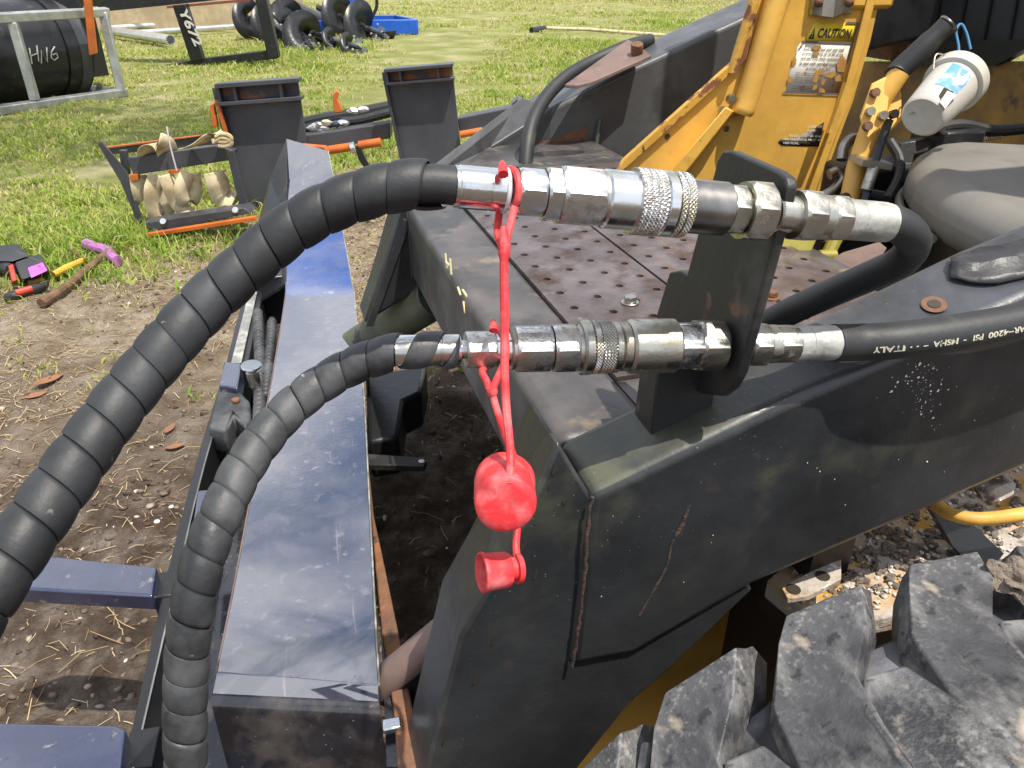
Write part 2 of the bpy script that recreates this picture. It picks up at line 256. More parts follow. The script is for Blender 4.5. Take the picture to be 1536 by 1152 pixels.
def rev(p0, ax, prof, n=40, shape=None, ref=None, cap=True):
    """ring stack along an axis; prof = [(distance, radius)]; shape(angle, radius, i) bends a ring"""
    p0, ax = V(p0), V(ax).normalized(); a = (V(ref) if ref else ax.orthogonal()); a = (a-ax*a.dot(ax)).normalized(); b = ax.cross(a); v = []; f = []
    for i, (x, r) in enumerate(prof):
        for k in range(n):
            g = 2*math.pi*k/n; rr = shape(g, r, i) if shape else r
            v.append(p0+ax*x+(a*math.cos(g)+b*math.sin(g))*rr)
    for i in range(len(prof)-1):
        for k in range(n): f.append((i*n+k, i*n+(k+1) % n, (i+1)*n+(k+1) % n, (i+1)*n+k))
    if cap: f += [tuple(range(n)), tuple(range((len(prof)-1)*n, len(prof)*n))]
    return v, f
def cyl(p0, p1, r, ch=None, n=40):
    p0, p1 = V(p0), V(p1); d = (p1-p0).length; ch = min(r*0.1, d*0.2) if ch is None else ch
    return rev(p0, p1-p0, [(0, r-ch), (ch, r), (d-ch, r), (d, r-ch)], n)
def hexn(p0, p1, rc, ref=None, n=48, rot=0.0):
    """hex nut: rc = corner radius, corners chamfered round"""
    p0, p1 = V(p0), V(p1); d = (p1-p0).length; rf = rc*0.875; ch = min(d*0.14, rc*0.1)
    def sh(g, r, i):
        q = ((g+rot+math.pi/6) % (math.pi/3))-math.pi/6; h = rf/math.cos(q)
        return min(h, rf*1.01) if i in (0, 3) else min(h, rc*0.985)
    return rev(p0, p1-p0, [(0, rc), (ch, rc), (d-ch, rc), (d, rc)], n, sh, ref)
def knurl(p0, p1, r, n=288, m=20, h=0.03, dens=30, tw=2.2):
    p0, p1 = V(p0), V(p1); d = (p1-p0).length
    prof = [(0, r*0.97)]+[(d*(0.04+0.92*i/m), r) for i in range(m+1)]+[(d, r*0.97)]
    def sh(g, rr, i):
        if i in (0, len(prof)-1): return rr
        x = (i-1)/m*d/r*tw
        a = abs(((g+x)*dens/(2*math.pi)) % 1-0.5)*2; b = abs(((g-x)*dens/(2*math.pi)) % 1-0.5)*2
        return rr*(1-h*(max(a, b)))
    return rev(p0, p1-p0, prof, n, sh)
def ring(c, ax, R, r, n=32, m=10):
    c, ax = V(c), V(ax).normalized(); a = ax.orthogonal().normalized(); b = ax.cross(a); v = []; f = []
    for i in range(n):
        g = 2*math.pi*i/n; d = a*math.cos(g)+b*math.sin(g)
        for k in range(m):
            q = 2*math.pi*k/m; v.append(c+d*(R+r*math.cos(q))+ax*r*math.sin(q))
    for i in range(n):
        for k in range(m): f.append((i*m+k, i*m+(k+1) % m, ((i+1) % n)*m+(k+1) % m, ((i+1) % n)*m+k))
    return v, f
def lump(c, r, n=2, amp=0.25, seed=0, sc=(1, 1, 1)):
    bm = bmesh.new(); bmesh.ops.create_icosphere(bm, subdivisions=n, radius=1); v = []
    for q in bm.verts:
        k = 1+amp*noise.noise(q.co*1.7+V((seed*3.1, seed, 0))); v.append(V(c)+V((q.co.x*sc[0], q.co.y*sc[1], q.co.z*sc[2]))*r*k)
    f = [tuple(x.index for x in q.verts) for q in bm.faces]; bm.free(); return v, f
def text_vf(body, fn, x0, x1, y0, y1, shear=0.0, bold=0.0):
    cu = bpy.data.curves.new('lettering', 'FONT'); cu.body = body; cu.size = 1; cu.shear = shear; cu.offset = bold; cu.resolution_u = 4
    o = bpy.data.objects.new('lettering', cu); COL.objects.link(o); dg = bpy.context.evaluated_depsgraph_get()
    me = bpy.data.meshes.new_from_object(o.evaluated_get(dg)); P = [q.co.copy() for q in me.vertices]; F = [tuple(q.vertices) for q in me.polygons]
    bpy.data.objects.remove(o); bpy.data.curves.remove(cu); bpy.data.meshes.remove(me)
    ax, bx = min(q.x for q in P), max(q.x for q in P); ay, by = min(q.y for q in P), max(q.y for q in P)
    return [fn(x0+(q.x-ax)/(bx-ax)*(x1-x0), y0+(q.y-ay)/(by-ay)*(y1-y0)) for q in P], F
def empty(name, loc, rz=0.0):
    o = bpy.data.objects.new(name, None); COL.objects.link(o); o.location = loc; o.rotation_euler = (0, 0, rz); o.empty_display_size = 0.1; return o
def tag(o, label=None, cat=None, group=None, kind=None):
    for k, q in (('label', label), ('category', cat), ('group', group), ('kind', kind)):
        if q: o[k] = q
    return o
def grow(pts, k):          # push an outline out from its centre
    c = sum((V(p) for p in pts), V())/len(pts); return [c+(V(p)-c)*k for p in pts]

# ------------------------------------------------------------------ ground: one sheet, fine near the camera, to the horizon
def axis(a, b, fine0, fine1, st, g=1.13):
    out = list(np.arange(fine0, fine1, st)); s = st; x = out[-1]
    while x < b: s *= g; x += s; out.append(x)
    s = st; x = out[0]; pre = []
    while x > a: s *= g; x -= s; pre.append(x)
    return pre[::-1]+out
gx = axis(-150, 150, -2.6, 1.2, 0.026); gy = axis(-60, 200, 0.4, 4.6, 0.026)
def soil(x, y):            # 1 = bare soil, 0 = grass
    n = noise.noise(V((x*0.55, y*0.5, 3.0)))*0.8+noise.noise(V((x*1.7, y*1.7, 9.0)))*0.4
    d = 3.85+0.75*(x+1.5)-y
    if x > -1.15: d = max(d, min(1.0, (x+1.15)*2.2)*(4.9-y)*0.75)
    return max(0.0, min(1.0, 0.5+d*0.85+n*0.9))
def gh(x, y):
    k = 1.0 if y < 5 and abs(x) < 3.2 else 0.35
    h = 0.03*noise.noise(V((x*1.1, y*1.1, 0)))+0.016*noise.noise(V((x*4.5, y*4.5, 5)))*k
    if k == 1.0:
        s = soil(x, y); h += s*(0.020*noise.noise(V((x*11, y*11, 2)))+0.010*noise.noise(V((x*24, y*24, 8))))
    if -0.6 < x < 0.5 and 1.2 < y < 2.9: h += 0.16*math.exp(-((x+0.13)/0.2)**2-((y-2.0)/0.33)**2)*(1+0.7*noise.noise(V((x*6, y*6, 1))))
    return h
gv = [(x, y, gh(x, y)) for y in gy for x in gx]; nx = len(gx)
gf = [(j*nx+i, j*nx+i+1, (j+1)*nx+i+1, (j+1)*nx+i) for j in range(len(gy)-1) for i in range(nx-1)]
gm = bpy.data.materials.new('ground'); gm.use_nodes = True; t = gm.node_tree; n = t.nodes; l = t.links; b = n['Principled BSDF']
b.inputs['Roughness'].default_value = 0.95; b.inputs['Specular IOR Level'].default_value = 0.15
at = n.new('ShaderNodeAttribute'); at.attribute_name = 'soil'; tcg = n.new('ShaderNodeTexCoord')
def gn(s, d=8):
    x = n.new('ShaderNodeTexNoise'); x.inputs['Scale'].default_value = s; x.inputs['Detail'].default_value = d; x.inputs['Roughness'].default_value = 0.65; l.new(tcg.outputs['Object'], x.inputs['Vector']); return x.outputs['Fac']
def gr(fac, *st):
    r = n.new('ShaderNodeValToRGB'); e = r.color_ramp.elements
    while len(e) < len(st): e.new(0.5)
    for q, (p, c) in zip(e, st): q.position = p; q.color = (*c, 1)
    l.new(fac, r.inputs[0]); return r.outputs[0]
def gmix(f, a, c):
    x = n.new('ShaderNodeMix'); x.data_type = 'RGBA'; l.new(f, x.inputs[0]); l.new(a, x.inputs[6]); l.new(c, x.inputs[7]); return x.outputs[2]
soilw = gr(gn(11), (0.30, (0.055, 0.038, 0.027)), (0.46, (0.115, 0.084, 0.062)), (0.56, (0.19, 0.15, 0.12)), (0.72, (0.32, 0.27, 0.225)))
soild = gr(gn(9), (0.30, (0.16, 0.115, 0.075)), (0.46, (0.27, 0.21, 0.145)), (0.58, (0.38, 0.31, 0.23)), (0.74, (0.50, 0.43, 0.35)))
dry = n.new('ShaderNodeAttribute'); dry.attribute_name = 'dry'; soilc = gmix(dry.outputs['Fac'], soilw, soild)
turfc = gr(gn(1.6), (0.30, (0.17, 0.20, 0.05)), (0.50, (0.27, 0.28, 0.095)), (0.62, (0.38, 0.35, 0.18)), (0.76, (0.50, 0.44, 0.33)))
mixed = gmix(at.outputs['Fac'], turfc, soilc)
l.new(mixed, b.inputs['Base Color'])
bp = n.new('ShaderNodeBump'); bp.inputs['Strength'].default_value = 1.0; bp.inputs['Distance'].default_value = 0.035; l.new(gn(60), bp.inputs['Height']); l.new(bp.outputs[0], b.inputs['Normal'])
go = build('ground', gv, gf, gm, smooth=None); go['kind'] = 'structure'
sa = go.data.attributes.new('soil', 'FLOAT', 'POINT'); sa.data.foreach_set('value', [soil(x, y) for y in gy for x in gx])
def dryf(x, y): return max(0.0, min(1.0, (y-1.55+0.35*noise.noise(V((x*2, y*2, 60))))/0.9))
da_ = go.data.attributes.new('dry', 'FLOAT', 'POINT'); da_.data.foreach_set('value', [dryf(x, y) for y in gy for x in gx])

# ------------------------------------------------------------------ the skid steer loader (local frame LO)
loader = tag(empty('skid_steer_loader', LO.o, LO.rz), 'weathered yellow and black skid steer loader with raised black lift arms and open cab', 'loader')
ZD = 0.77
# near lift arm: box section, inner edge a little steeper than the outer one
outer = [LO.y(u, v, -0.093) for u, v in ((885, 742), (1200, 592), (1536, 450), (1536, 705), (1130, 880), (952, 985), (853, 1003))]
def lerp(a, b, t): return a+(b-a)*t
o2, o3 = outer[2]+(outer[2]-outer[1])*4.5, outer[3]+(outer[3]-outer[4])*3.2
po = [outer[0], outer[1], outer[2], o2, o3, outer[3], outer[4], outer[5], outer[6]]
inn = [LO.y(838, 660, 0), LO.y(1110, 511, 0), LO.y(1536, 328, 0)]
pi_ = [inn[0], V((outer[1].x, 0, inn[0].z+0.36*outer[1].x)), V((outer[2].x, 0, 0.93)), V((o2.x, 0, o2.z+0.02))]+[V((q.x, 0, q.z)) for q in po[4:]]
arm = build('lift_arm', *hull2(po, pi_), 'arm', loader, bevel=0.012, seg=4)
arm['label'] = 'near lift arm of dark box section with algae and rust stains'
# front leg plate welded under the arm
leg = [LO.y(u, v, -0.087) for u, v in ((838, 664), (796, 760), (735, 880), (690, 957), (640, 1152), (600, 1300), (800, 1300), (868, 1152), (945, 1056), (1010, 1000), (1130, 884), (1060, 800), (886, 744))]
legm = build('arm_leg', *prism(leg, (0, 0.085, 0)), 'arm', loader, bevel=0.004)
# rolled lower lip on the arm and the welded seam
wb = spath([LO.y(u, v, -0.094) for u, v in ((888, 745), (880, 800), (876, 870), (868, 930), (858, 1000))], 60)
build('weld_seam', *tube([p+V((0.002*noise.noise(p*90), -0.001, 0.002*noise.noise(p*70+V((5, 0, 0))))) for p in wb], [0.0019+0.0005*noise.noise(p*60) for p in wb], 8), 'oldrust', arm)
rs = spath([LO.y(u, v, -0.0935) for u, v in ((1034, 758), (1022, 790), (1008, 815), (1000, 850), (975, 895), (958, 925))], 24)
m = MB()
for i in range(len(rs)-1):
    w0 = (0.0012+0.0022*abs(noise.noise(rs[i]*45)))*(1.4 if i < 8 else 0.9); m.add(prism([rs[i]+V((-w0, 0, 0)), rs[i]+V((w0, 0, 0)), rs[i+1]+V((w0, 0, 0)), rs[i+1]+V((-w0, 0, 0))], (0, -0.0002, 0)))
m.build('rust_streak', 'oldrust', arm)
m = MB()
for k in range(105):
    if k < 90: u, v = rnd.gauss(1385, 20), 545+abs(rnd.gauss(0, 55)); u -= (v-560)*0.12
    else: u = rnd.uniform(900, 1530); v = rnd.uniform(760, 930)-(u-900)*0.42
    m.add(lump(LO.y(u, v, -0.0935), rnd.uniform(0.0003, 0.0008) if k >= 90 else 0.0004+0.0008*rnd.random()**3, 1, 0.8, k*1.3, (rnd.uniform(.6, 1.6), 0.3, rnd.uniform(.6, 1.8))))
o = m.build('paint_flecks', 'decwhite', arm); o['kind'] = 'stuff'
for u, v, a_, b_ in ((832, 705, 4, 9), (824, 728, 3, 6), (848, 752, 4, 6), (783, 822, 3, 7), (803, 862, 3, 9), (741, 958, 4, 12), (712, 1018, 3, 10), (668, 1106, 4, 13), (905, 1128, 3, 5)):
    build('paint_chip', *prism([LO.y(u+a_*math.cos(q)*rnd.uniform(.6, 1.2)+b_*0.3*math.sin(q), v-b_*math.sin(q)*rnd.uniform(.7, 1.1), -0.087) for q in [k*math.pi/4 for k in range(8)]], (0, -0.0008, 0)), 'ink', legm)
# cross tube and deck
CT = [(0, 0, ZD), (0, 0.88, ZD), (0.112, 1.062, ZD), (0.112, 0, ZD)]
ct = build('cross_tube', *prism(CT, (0, 0, -0.15)), 'deck', loader, bevel=0.014, seg=3)
build('deck_plate', *prism([(0.108, 0.0, ZD-0.002), (0.108, 1.043, ZD-0.002), (0.147, 1.12, ZD-0.002), (0.62, 1.12, ZD-0.002), (0.62, 0.3, ZD-0.002), (0.3, 0.0, ZD-0.002)], (0, 0, -0.012)), 'deck', loader)
def holed(cx, cy, hx, hy, ra, rb, z, lipz, n=24, th=0.006, lip=0.0):
    v = []; f = []
    for k in range(n):
        g = 2*math.pi*k/n; c, s_ = math.cos(g), math.sin(g); q = 1/max(abs(c), abs(s_))
        v += [V((cx+hx*c*q, cy+hy*s_*q, z)), V((cx+(ra+lip)*c, cy+(rb+lip)*s_, z)), V((cx+ra*c, cy+rb*s_, z+lipz)), V((cx+ra*c*0.93, cy+rb*s_*0.93, z-th))]
    for k in range(n):
        a, b_ = 4*k, 4*((k+1) % n)
        for j in range(3): f.append((a+j, b_+j, b_+j+1, a+j+1))
    return v, f
m = MB(); m.add(holed(0.45, 1.25, 0.143, 0.13, 0.075, 0.032, ZD-0.001, 0.0, 28, 0.02, 0.002))
m.add(([V((0.147, 1.12, ZD-0.001)), V((0.307, 1.38, ZD-0.001)), V((0.307, 1.12, ZD-0.001))], [(0, 1, 2)]))
m.build('deck_slot_plate', 'deck', loader)
# two perforated tread plates: one cell per punched hole, staggered
def step_plate(x0, x1, y0, y1, name, ph):
    hx, hy = 0.0235, 0.0285; m = MB(); x = x0+hx; c = 0; z = ZD+0.004
    nxx = int(round((x1-x0)/(2*hx))); hx = (x1-x0)/(2*nxx)
    for i in range(nxx):
        cx = x0+hx*(2*i+1); off = hy if (i+ph) % 2 else 0.0; y = y0
        if off: m.add(([V((cx-hx, y, z)), V((cx+hx, y, z)), V((cx+hx, y+off, z)), V((cx-hx, y+off, z))], [(0, 1, 2, 3)])); y += off
        while y+2*hy <= y1+1e-6:
            m.add(holed(cx, y+hy, hx, hy, 0.0058, 0.0062, z, 0.0024, 16, 0.006, 0.005)); y += 2*hy
        if y < y1-1e-4: m.add(([V((cx-hx, y, z)), V((cx+hx, y, z)), V((cx+hx, y1, z)), V((cx-hx, y1, z))], [(0, 1, 2, 3)]))
    for a, b_ in (((x0, y0), (x1, y0)), ((x1, y0), (x1, y1)), ((x1, y1), (x0, y1)), ((x0, y1), (x0, y0))):
        m.add(([V((*a, z)), V((*b_, z)), V((*b_, z-0.005)), V((*a, z-0.005))], [(0, 1, 2, 3)]))
    return m.build(name, 'step', loader, smooth=50)
step_plate(0.108, 0.295, 0.10, 1.10, 'tread_plate', 0)
step_plate(0.3, 0.58, 0.12, 1.10, 'tread_plate', 1)
for u, v in ((945, 455), (1156, 447), (918, 335)):
    p = LO.z(u, v, ZD+0.004); m = MB(); m.add(cyl(p, p+V((0, 0, 0.003)), 0.013, n=20)); m.add(hexn(p+V((0, 0, 0.003)), p+V((0, 0, 0.011)), 0.0095, n=24)); m.build('plate_bolt', 'zincold' if u < 1000 else 'rust', loader)
# paint pen marks on the front of the tube (an H, a dash, a 1)
def ft(u, v): return LO.x(u, v, -0.0012)
m = MB()
for st in (((668, 380), (670, 402)), ((675, 388), (677, 412)), ((669, 393), (676, 400)), ((687, 431), (691, 443)), ((694, 435), (700, 444)), ((695, 452), (698, 470))):
    m.add(tube([ft(*q) for q in st], 0.0017, 6))
m.build('paint_mark', 'paintmark', ct)
# chassis front (dark), belly, far leg, far arm
build('chassis_front', *box((0.34, -0.02, 0.12), (0.40, 1.3, 0.755)), 'black', loader)
build('belly_plate', *box((0.40, -0.02, 0.12), (1.9, 1.3, 0.2)), 'black', loader)
fl = [LO.y(u, v, 0.885) for u, v in ((600, 306), (640, 308), (664, 420), (640, 428), (560, 478), (546, 486), (575, 395))]
build('arm_leg', *prism(fl, (0, 0.09, 0)), 'arm', loader, bevel=0.006)
rb_ = [LO.y(u, v, 0.875) for u, v in ((606, 330), (616, 332), (560, 490), (549, 490))]
build('leg_rib', *prism(rb_, (0, 0.012, 0)), 'arm', loader)
fi = [LO.y(u, v, 1.38) for u, v in ((734, 219), (830, 160), (916, 117), (1115, 26), (1420, -110), (1420, 50), (1115, 120), (960, 245), (734, 262))]
fo = [V((q.x, 1.56, q.z+0.0)) for q in fi]
farm = build('lift_arm', *hull2(fi, fo), 'armfaded', loader, bevel=0.012, seg=3); farm['label'] = 'far lift arm rising behind the tread plates'
q1, q2 = V((0.0, 0.88, ZD)), V((0.307, 1.38, ZD)); q3 = V((fi[1].x-0.03, 1.56, fi[1].z)); q4 = V((-0.01, 0.97, ZD+0.004))
build('arm_nose', *prism([q1, q2, V((fi[1].x, 1.38, fi[1].z)), q3, q4], (0, 0, -0.16)), 'armfaded', loader, bevel=0.006)
# rusty patch and wire on the far arm's inner face
rp_ = [LO.y(u, v, 1.379) for u, v in ((772, 217), (800, 214), (835, 208), (862, 196), (880, 186), (884, 219), (860, 221), (775, 222))]
build('rust_patch', *prism(rp_, (0, -0.0008, 0)), 'rust', farm)
build('wire_stub', *tube([LO.y(893, 232, 1.36), LO.y(896, 205, 1.365), LO.y(900, 180, 1.375)], 0.006, 8), 'olive', farm)
# hose rising from the slot over the far arm, and the bolted guard plate over it
hp = spath([LO.at(u, v, t_) for u, v, t_ in ((788, 262, 1.86), (789, 240, 1.86), (793, 205, 1.87), (803, 172, 1.9), (822, 142, 1.95), (850, 115, 2.0), (890, 92, 2.06), (940, 70, 2.1), (975, 60, 2.16))], 60)
build('auxiliary_hose', *tube(hp, 0.0175, 16), 'rubber', loader)
gp = [LO.at(u, v, t_) for u, v, t_ in ((847, 127, 1.93), (866, 128, 1.92), (890, 122, 1.92), (977, 83, 1.97), (958, 68, 2.02), (942, 59, 2.06))]
gpl = build('hose_guard', *prism(gp, (0.0, 0.0, -0.008)), 'rustplate', loader, bevel=0.001)
p = LO.at(955, 79, 1.99); build('guard_bolt', *hexn(p, p+V((-0.004, -0.008, 0.022)), 0.017, n=24), 'rust', gpl)
# tilt cylinder between the legs
build('tilt_cylinder', *cyl(LO.at(480, 556, 2.0), LO.at(652, 446, 1.62), 0.045, 0.003), 'olive', loader)
build('tilt_cylinder', *cyl(LO.at(560, 1035, 0.98), LO.at(760, 872, 0.92), 0.021, 0.002), 'rustplate', loader)
build('coupler_frame', *bar(LO.at(585, 1050, 0.99), LO.at(752, 905, 0.95), 0.035, 0.05), 'black', loader, bevel=0.003)

# ---- cab: side plate, channels, decals, post edge
def CB(u, v, w=1.0): return LO.y(u, v, w)
cab = build('cab_side', *prism([CB(*q) for q in ((928, 258), (1112, 92), (1138, -10), (1150, -60), (1340, -60), (1320, 0), (1306, 62), (1280, 152), (1256, 215), (1226, 300), (1210, 330), (1000, 330))], (0, 0.02, 0)), 'yellow', loader, bevel=0.002)
build('cab_flange', *prism([CB(*q, 0.985) for q in ((925, 262), (937, 240), (1110, 85), (1132, -10), (1142, -10), (1120, 88), (945, 246))], (0, 0.014, 0)), 'yellowedge', loader)
build('cab_brace', *hull2([CB(*q, 0.95) for q in ((1002, 262), (1088, 160), (1100, 166), (1022, 268))], [CB(*q, 0.998) for q in ((1005, 262), (1090, 160), (1104, 168), (1026, 268))]), 'yellow', loader, bevel=0.003)
for u, v in ((1094, 148), (1082, 166)):
    p = CB(u, v, 0.985); build('cab_bolt', *hexn(p+V((0, -0.016, 0)), p, 0.011, n=24), 'zincold', loader)
for u, v in ((1001, 205), (1090, 193), (1012, 172)):
    p = CB(u, v, 0.999); build('bolt_hole', *cyl(p, p+V((0, -0.0012, 0)), 0.007, n=16), 'rust', cab)
build('cab_rail', *tube(spath([CB(u, v, 0.978) for u, v in ((1180, -40), (1166, 0), (1150, 50), (1132, 110), (1120, 150), (1112, 172))], 24), [0.026]*20+[0.022, 0.015, 0.008, 0.003, 0.002], 14), 'yellow', loader)
build('cab_rail', *tube(spath([CB(u, v, 0.985) for u, v in ((1140, -40), (1128, 10), (1108, 75), (1098, 110))], 20), 0.011, 10), 'yellowedge', loader)
build('post_edge', *hull2([CB(*q, 0.986) for q in ((1316, -60), (1300, 0), (1285, 60), (1262, 150), (1207, 296), (1220, 300), (1274, 152), (1298, 62), (1313, 0), (1330, -60))], [CB(*q, 0.999) for q in ((1316, -60), (1300, 0), (1285, 60), (1262, 150), (1207, 296), (1220, 300), (1274, 152), (1298, 62), (1313, 0), (1330, -60))]), 'yellow', loader, bevel=0.004)
build('post_tab', *prism([CB(*q, 0.95) for q in ((1270, 124), (1285, 128), (1255, 198), (1243, 200))], (0, 0.012, 0)), 'yellow', loader)
# latch plate above the sticker
lt = build('latch_plate', *prism([CB(*q, 0.986) for q in ((1224, -30), (1280, -30), (1277, 22), (1265, 21), (1252, 27), (1232, 25), (1217, 23))], (0, 0.013, 0)), 'zincold', loader, bevel=0.002)
build('latch_rib', *prism([CB(*q, 0.976) for q in ((1238, -30), (1256, -30), (1250, 26), (1233, 24))], (0, 0.012, 0)), 'galv', lt)
for u in (1228, 1274):
    p = CB(u, 3, 0.986); build('latch_rivet', *lump(p, 0.011, 2, 0.1, u), 'rust', lt)
# caution sticker: affine patch on the cab side
sTL, sTR, sBR, sBL = (1205, 33), (1288, 35), (1258, 140), (1177, 137)
def ST(x, y, h=0.001):
    u = (sBL[0]*(1-x)+sBR[0]*x)*(1-y)+(sTL[0]*(1-x)+sTR[0]*x)*y; v = (sBL[1]*(1-x)+sBR[1]*x)*(1-y)+(sTL[1]*(1-x)+sTR[1]*x)*y
    return CB(u, v, 1.0-h)
def sheet(pts, h): return [ST(x, y, h) for x, y in pts], [tuple(range(len(pts)))]
dec = build('caution_decal', *prism([ST(x, y, 0.0) for x, y in ((0.02, 0.0), (1, 0), (0.99, 0.45), (1, 0.7), (0.05, 0.70), (0.0, 0.62), (0.03, 0.5), (-0.02, 0.3), (0.0, 0.2))], (0, -0.001, 0)), 'decwhite', loader, smooth=None)
hd = build('decal_header', *prism([ST(x, y, 0.0) for x, y in ((0.10, 0.73), (1, 0.73), (1, 1), (0.2, 1), (0.17, 0.9))], (0, -0.001, 0)), 'decyellow', dec, smooth=None)
m = MB()
for pts in (((0.06, 0.70), (1, 0.70), (1, 0.735), (0.08, 0.735)), ((0.975, 0.42), (1.01, 0.42), (1.01, 1), (0.975, 1)), ((-0.02, -0.03), (1.0, -0.03), (1.0, 0.0), (-0.02, 0.0)), ((0.75, 0.985), (1, 0.985), (1, 1.012), (0.8, 1.02))): m.add(sheet(pts, 0.0022))
m.build('decal_border', 'inkfade', dec, smooth=None)
m = MB(); m.add(text_vf('CAUTION', lambda x, y: ST(x, y, 0.0024), 0.32, 0.92, 0.78, 0.92, 0.1, 0.025))
m.add(sheet(((0.17, 0.76), (0.27, 0.76), (0.235, 0.93)), 0.0024)); m.build('decal_lettering', 'ink', dec, smooth=None)
m = MB(); m.add(text_vf('!', lambda x, y: ST(x, y, 0.0028), 0.212, 0.232, 0.785, 0.87)); m.build('decal_symbol', 'decyellow', dec, smooth=None)
m = MB(); yy = 0.63
for s_ in ('Switches in seat and seat belt', 'prevent raising up of lift arms', 'and also lock when operator is', 'in seat with seat belt buckled'):
    m.add(text_vf(s_, lambda x, y: ST(x, y, 0.0024), 0.14, 0.88, yy-0.035, yy+0.015, 0.1, 0.02)); yy -= 0.07
m.add(text_vf('AVOID INJURY', lambda x, y: ST(x, y, 0.0024), 0.27, 0.74, 0.305, 0.355, 0.1, 0.015)); yy = 0.27
for s_ in ('Do not bypass seat switches', 'Do not lift or carry riders here', 'Never carry any', 'Do not operate with covers removed', 'on lift parts'):
    m.add(text_vf(s_, lambda x, y: ST(x, y, 0.0024), 0.12, 0.12+0.026*len(s_), yy-0.014, yy+0.012, 0.1, 0.01)); yy -= 0.033
for s_ in ("See operator's manual and", 'heed all instructions.'):
    m.add(text_vf(s_, lambda x, y: ST(x, y, 0.0024), 0.12, 0.12+0.016*len(s_), yy-0.035, yy-0.012, 0.1, 0.01)); yy -= 0.03
m.build('decal_text', 'inkfade', dec, smooth=None)
for i, pts in enumerate((((0.28, 0.66), (0.42, 0.68), (0.46, 0.63), (0.36, 0.59), (0.30, 0.62)), ((0.32, 0.57), (0.42, 0.59), (0.45, 0.53), (0.33, 0.52)), ((0.85, 0.56), (0.98, 0.46), (0.99, 0.30), (0.86, 0.31), (0.82, 0.40)),
        ((0.46, 0.31), (0.62, 0.33), (0.64, 0.26), (0.55, 0.25), (0.54, 0.14), (0.45, 0.15)), ((0.66, 0.27), (0.80, 0.31), (0.86, 0.25), (0.78, 0.21), (0.66, 0.23)), ((0.84, 0.22), (0.92, 0.27), (0.99, 0.18), (0.88, 0.16)), ((0.62, 0.2), (0.7, 0.19), (0.68, 0.1), (0.62, 0.12)),
        ((0.5, 0.10), (0.57, 0.11), (0.58, 0.05), (0.5, 0.03)), ((0.62, 0.08), (0.72, 0.05), (0.75, 0.0), (0.62, 0.0)), ((0.0, 0.22), (0.07, 0.2), (0.08, 0.12), (0.0, 0.13)), ((-0.01, 0.5), (0.06, 0.47), (0.07, 0.38), (0.0, 0.36)), ((0.05, 0.66), (0.13, 0.69), (0.06, 0.6)))):
    m = MB(); m.add(sheet(pts, 0.0030)); m.build('peeled_patch', 'peel', dec, smooth=None)
d2 = build('torn_decal', *prism([CB(u, v, 1.0) for u, v in ((1167, 213), (1172, 208), (1190, 209), (1205, 200), (1220, 193), (1236, 183), (1228, 220), (1172, 218))], (0, -0.001, 0)), 'ink', loader, smooth=None)
m = MB()
def SD(x, y):
    return CB(1172+60*x+8*y, 219-36*y+2*x, 0.9976)
for s_, x0, y in (('LINE OF', 0.58, 0.80), ('TO BE', 0.55, 0.64), ('FACE - SLOT IN END', 0.14, 0.40), ('OF THE SPOOL MUST BE', 0.04, 0.25), ('VERTICAL.', 0.02, 0.09)):
    m.add(text_vf(s_, SD, x0, x0+0.046*len(s_), y, y+0.09, 0, 0.02))
m.build('decal_text', 'decwhite', d2, smooth=None)

# ---- cab interior
back = build('cab_back', *prism([LO.x(u, v, 1.62) for u, v in ((1215, 330), (1250, 92), (1500, 92), (1760, 92), (1760, 420), (1215, 420))], (0.02, 0, 0)), 'yellowshade', loader)
build('back_edge', *prism([LO.x(u, v, 1.60) for u, v in ((1290, 84), (1300, 56), (1332, 54), (1345, 64), (1362, 62), (1372, 86), (1342, 92))], (0.015, 0, 0)), 'rust', back)
build('rear_panel', *prism([LO.x(u, v, 1.58) for u, v in ((1290, -80), (1352, -80), (1350, 20), (1358, 45), (1345, 56), (1300, 58), (1288, 80))], (0.02, 0, 0)), 'yellow', loader)
sc_ = build('rear_screen', *prism([LO.x(u, v, 1.64) for u, v in ((1350, -80), (1760, -80), (1760, 64), (1372, 64), (1352, 40))], (0.02, 0, 0)), 'screen', loader)
for k in range(11):
    u = 1362+k*38; build('screen_bar', *bar(LO.x(u+22, -60, 1.635), LO.x(u, 60, 1.635), 0.006, 0.006), 'black', sc_)
build('screen_rail', *prism([LO.x(u, v, 1.60) for u, v in ((1340, 60), (1760, 60), (1760, 74), (1536, 74), (1492, 98), (1335, 98))], (0.03, 0, 0)), 'black', loader)
build('cab_floor', *box((0.62, 0.05, 0.40), (1.62, 1.0, 0.45)), 'black', loader)
for w_ in (0.055,):
    build('cab_post', *box((1.02, 0.0, 0.75), (1.14, 0.06, 2.05)), 'yellow', loader, bevel=0.01)
build('cab_post', *box((1.04, 0.99, 1.1), (1.16, 1.05, 2.05)), 'yellow', loader, bevel=0.01)
build('cab_roof', *box((1.45, -0.02, 2.03), (2.1, 1.08, 2.1)), 'yellow', loader, bevel=0.02)
build('cab_side', *box((1.145, 0.0, 0.45), (2.08, 0.03, 2.025)), 'yellow', loader)  # unseen near wall, added full height to darken the cab inside
build('cab_back', *box((1.70, 0.04, 1.25), (1.74, 1.0, 2.02)), 'black', loader)
